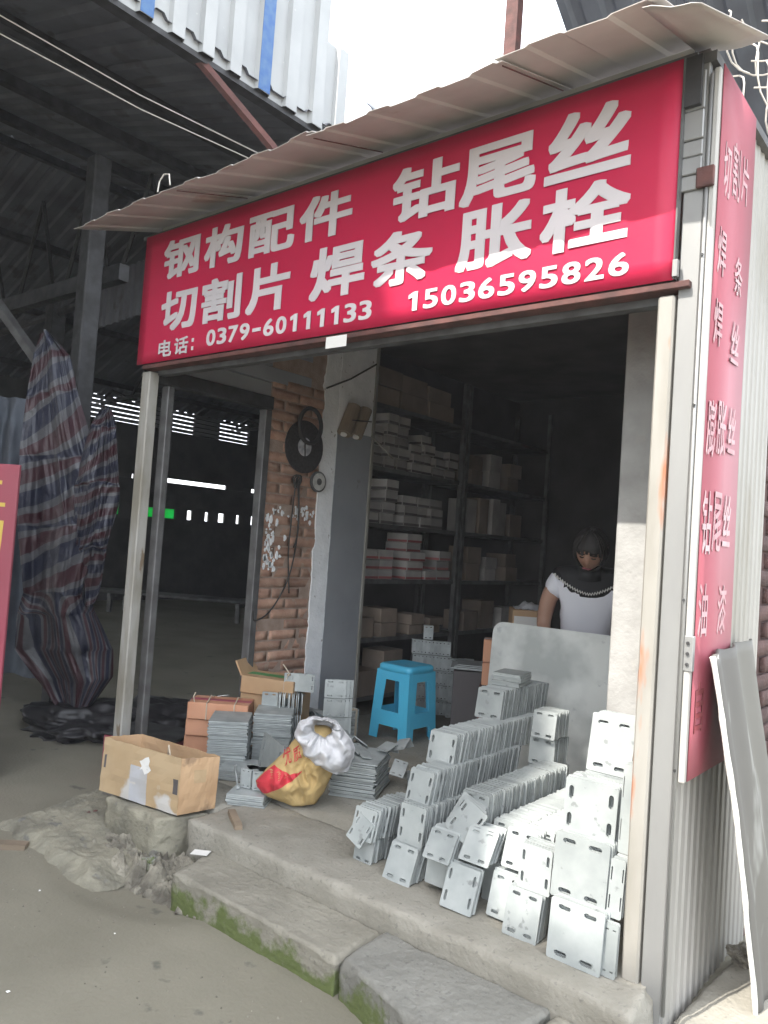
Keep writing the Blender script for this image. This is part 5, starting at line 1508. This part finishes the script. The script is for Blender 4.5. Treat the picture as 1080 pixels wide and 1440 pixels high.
def heap(name, c, r, label, m_, seed, cat='heap', amp=.5):
    b = bmesh.new(); bmesh.ops.create_icosphere(b, subdivisions=5, radius=1)
    mb = MB(); out = []
    for v in b.verts:
        q = v.co
        k = 1 + amp * noise.noise(q * 1.8 + Vector((seed, 0, 0))) - .38 * abs(noise.noise(q * 3.4 + Vector((0, seed, 0)))) - .2 * abs(noise.noise(q * 8 + Vector((0, seed, 4)))) + .2
        p = Vector((q.x * r[0] * k, q.y * r[1] * k, max(q.z, -.1) * r[2] * k))
        out.append(p + Vector(c))
    mb.add(out, [tuple(v.index for v in f.verts) for f in b.faces]); b.free()
    return tag(mb.build(name, m_, smooth=True), label, cat)
heap('plastic_heap', (-4.15, .72, -.2), (.50, .38, .15), 'crumpled dark plastic heap under the striped tarpaulin', M['blackheap'], 3)
heap('plastic_heap', (-3.75, 1.15, -.2), (.50, .40, .17), 'dark crumpled heap just inside the side doorway', M['blackheap'], 8)
e = empty('red_crate', (-3.12, .52, -.2), .35, label='low red crate behind the left door frame', cat='crate')
MB().box(-.22, .22, -.16, .16, .0, .19).build('box_body', M['redside'], e, bevel=.006)
MB().box(-.23, .23, -.17, .17, .195, .21).build('lid', M['darksteel'], e, bevel=.003)
o = rough_box(-.25, .25, -.03, .03, 0, .03, step=.03, amp=.004, rnd=.006).build('wood_offcut', M['wood'], smooth=True)
o.location = (-2.62, -.72, -.205); o.rotation_euler = (0, 0, .75); tag(o, 'dark wooden stick on the ground at the left edge by the ramp', 'wood')

# red standing banner at the left edge
rbn = empty('standing_banner', (-3.62, -.45, -.2), math.radians(35), label='red standing board with yellow lettering at the far left edge', cat='banner')
MB().box(-.30, .305, -.012, .012, .0, 1.69).build('board', M['redside'], rbn, bevel=.004)
MB().box(-.315, -.302, -.016, .016, 0, 1.71).build('frame', M['framesteel'], rbn)
fb = lambda u, v, d: Vector((u, -.0125 - d, v))
for ch, z0, z1 in (('二', 1.46, 1.60), ('切', 1.13, 1.40), ('割', .79, 1.05), ('一', .58, .62)):
    letter(ch, (-.05, .245, z0, z1), fb, M['yellow'], rbn, off=.012)

# ------------------------------------------------------------------ right: dark brick wall, upper roof, wires
nbw = empty('neighbour_wall', label='dark old brick wall beyond the corrugated side', cat='brick wall')
MB().box(-.05, .035, .905, 4.6, -.25, 2.66).build('mortar_bed', M['olddarkbrick'], nbw)
db = rough_box(0, .235, 0, .03, 0, .058, step=.03, amp=.0018, sc=25, rnd=.004, seed=2).mesh('brick', M['olddarkbrick'], smooth=True, weld=.0002)
for c_ in range(42):
    z = -.2 + c_ * .067
    for k in range(4):
        brick(nbw, .052 + random.uniform(-.003, .003), .91 + k * .246 + (.12 if c_ % 2 else 0), z, db)
ur = empty('upper_roof', label='dark bluish sheet roof rising above the awning at the top right', cat='roof')
me = corr(14, .2, .03, 5, lambda s_, h, t: Vector((-1.50 + s_ + .10 * nz(t, 2, 0, 5), 1.35 + 1.9 * t, 4.95 - 1.25 * t + h - .12 * s_)), flat=.5).mesh('roof_sheet', M['roofblue']); obj('roof_sheet', thicken(me, .003), ur)
MB().box(-1.60, -1.52, 1.47, 1.53, 2.75, 4.85).build('post', M['rust'], ur)
MB().box(-1.5, 1.2, 2.9, 2.95, 2.74, 3.95).build('rear_boarding', M['roofblue'], ur)
wr_ = empty('loose_wires', label='tangle of pale loose wires beyond the awning at the top right', cat='wires')
random.seed(5)
for i in range(16):
    x = random.uniform(-.16, .02); y0 = random.uniform(.70, .90); z = random.uniform(2.75, 3.35)
    pts = []
    a = random.uniform(0, 6)
    L_ = random.uniform(.12, .35)
    for k in range(9):
        t = k / 8
        pts.append((x + L_ * .5 * t + .03 * math.sin(a + t * 5), y0 + .04 * math.cos(a + 4 * t) + .1 * t, z - L_ * t * .7 + .05 * math.sin(t * 4 + a)))
    MB().tube(pts, .0035, 5).build('wire', M['wire'], wr_)
MB().tube([(-1.35, 1.35, 4.7), (-1.33, 1.3, 4.3), (-1.36, 1.28, 4.0), (-1.3, 1.25, 3.5)], .006, 5).build('wire', M['wire'], wr_)
MB().tube([(-3.6, -1.2, 3.95), (-3.3, .2, 3.75), (-3.05, 1.0, 3.65)], .004, 5).build('overhead_wire', M['wire'], shed)
MB().tube([(-3.7, -1.2, 3.9), (-3.35, .25, 3.70), (-3.05, 1.1, 3.6)], .004, 5).build('overhead_wire', M['wire'], shed)

# ------------------------------------------------------------------ unseen building added across the lane, shaped to shade the left side
op = empty('shade_building', (0, -6.0, -.2), label='unseen tall building added behind the viewer to shade the left side', cat='building')
MB().box(-8.5, -.95, -6, 0, 0, 7.84).build('wall', M['blocker'], op)
MB().prism([(-8.45, 7.843), (-1.86, 7.843), (-2.75, 10.9), (-5.4, 11.9), (-8.45, 10.9)], lambda u, v, d: (u, -.45 + .44 * d, v)).build('shade_gable', M['blocker'], op)  # added slab, its slanted edge cut to set where sunlight begins
MB().box(-8.6, -.85, -6.05, .06, 7.70, 7.955).build('shade_cornice', M['plaster'], op)  # added; its top height keeps the sun off steps and platform front
for i in range(3):
    for z in (1.2, 4.4):
        x = -7.6 + 2.3 * i
        MB().box(x, x + 1.4, .002, .05, z, z + 1.5).build('window', M['glass'], op)

# ------------------------------------------------------------------ added haze, lifts the dark tones like lens veil
hz = MB().box(-63, 63, -63, 63, -1.26, 12.6).mesh('haze')
o = obj('haze', hz); tag(o, kind='stuff')
m = bpy.data.materials.new('haze'); m.use_nodes = True
m.node_tree.nodes.clear()
out = m.node_tree.nodes.new('ShaderNodeOutputMaterial'); pv = m.node_tree.nodes.new('ShaderNodeVolumePrincipled')
pv.inputs['Color'].default_value = (.9, .92, .95, 1); pv.inputs['Density'].default_value = 0.0027
m.node_tree.links.new(pv.outputs[0], out.inputs['Volume']); hz.materials.append(m)
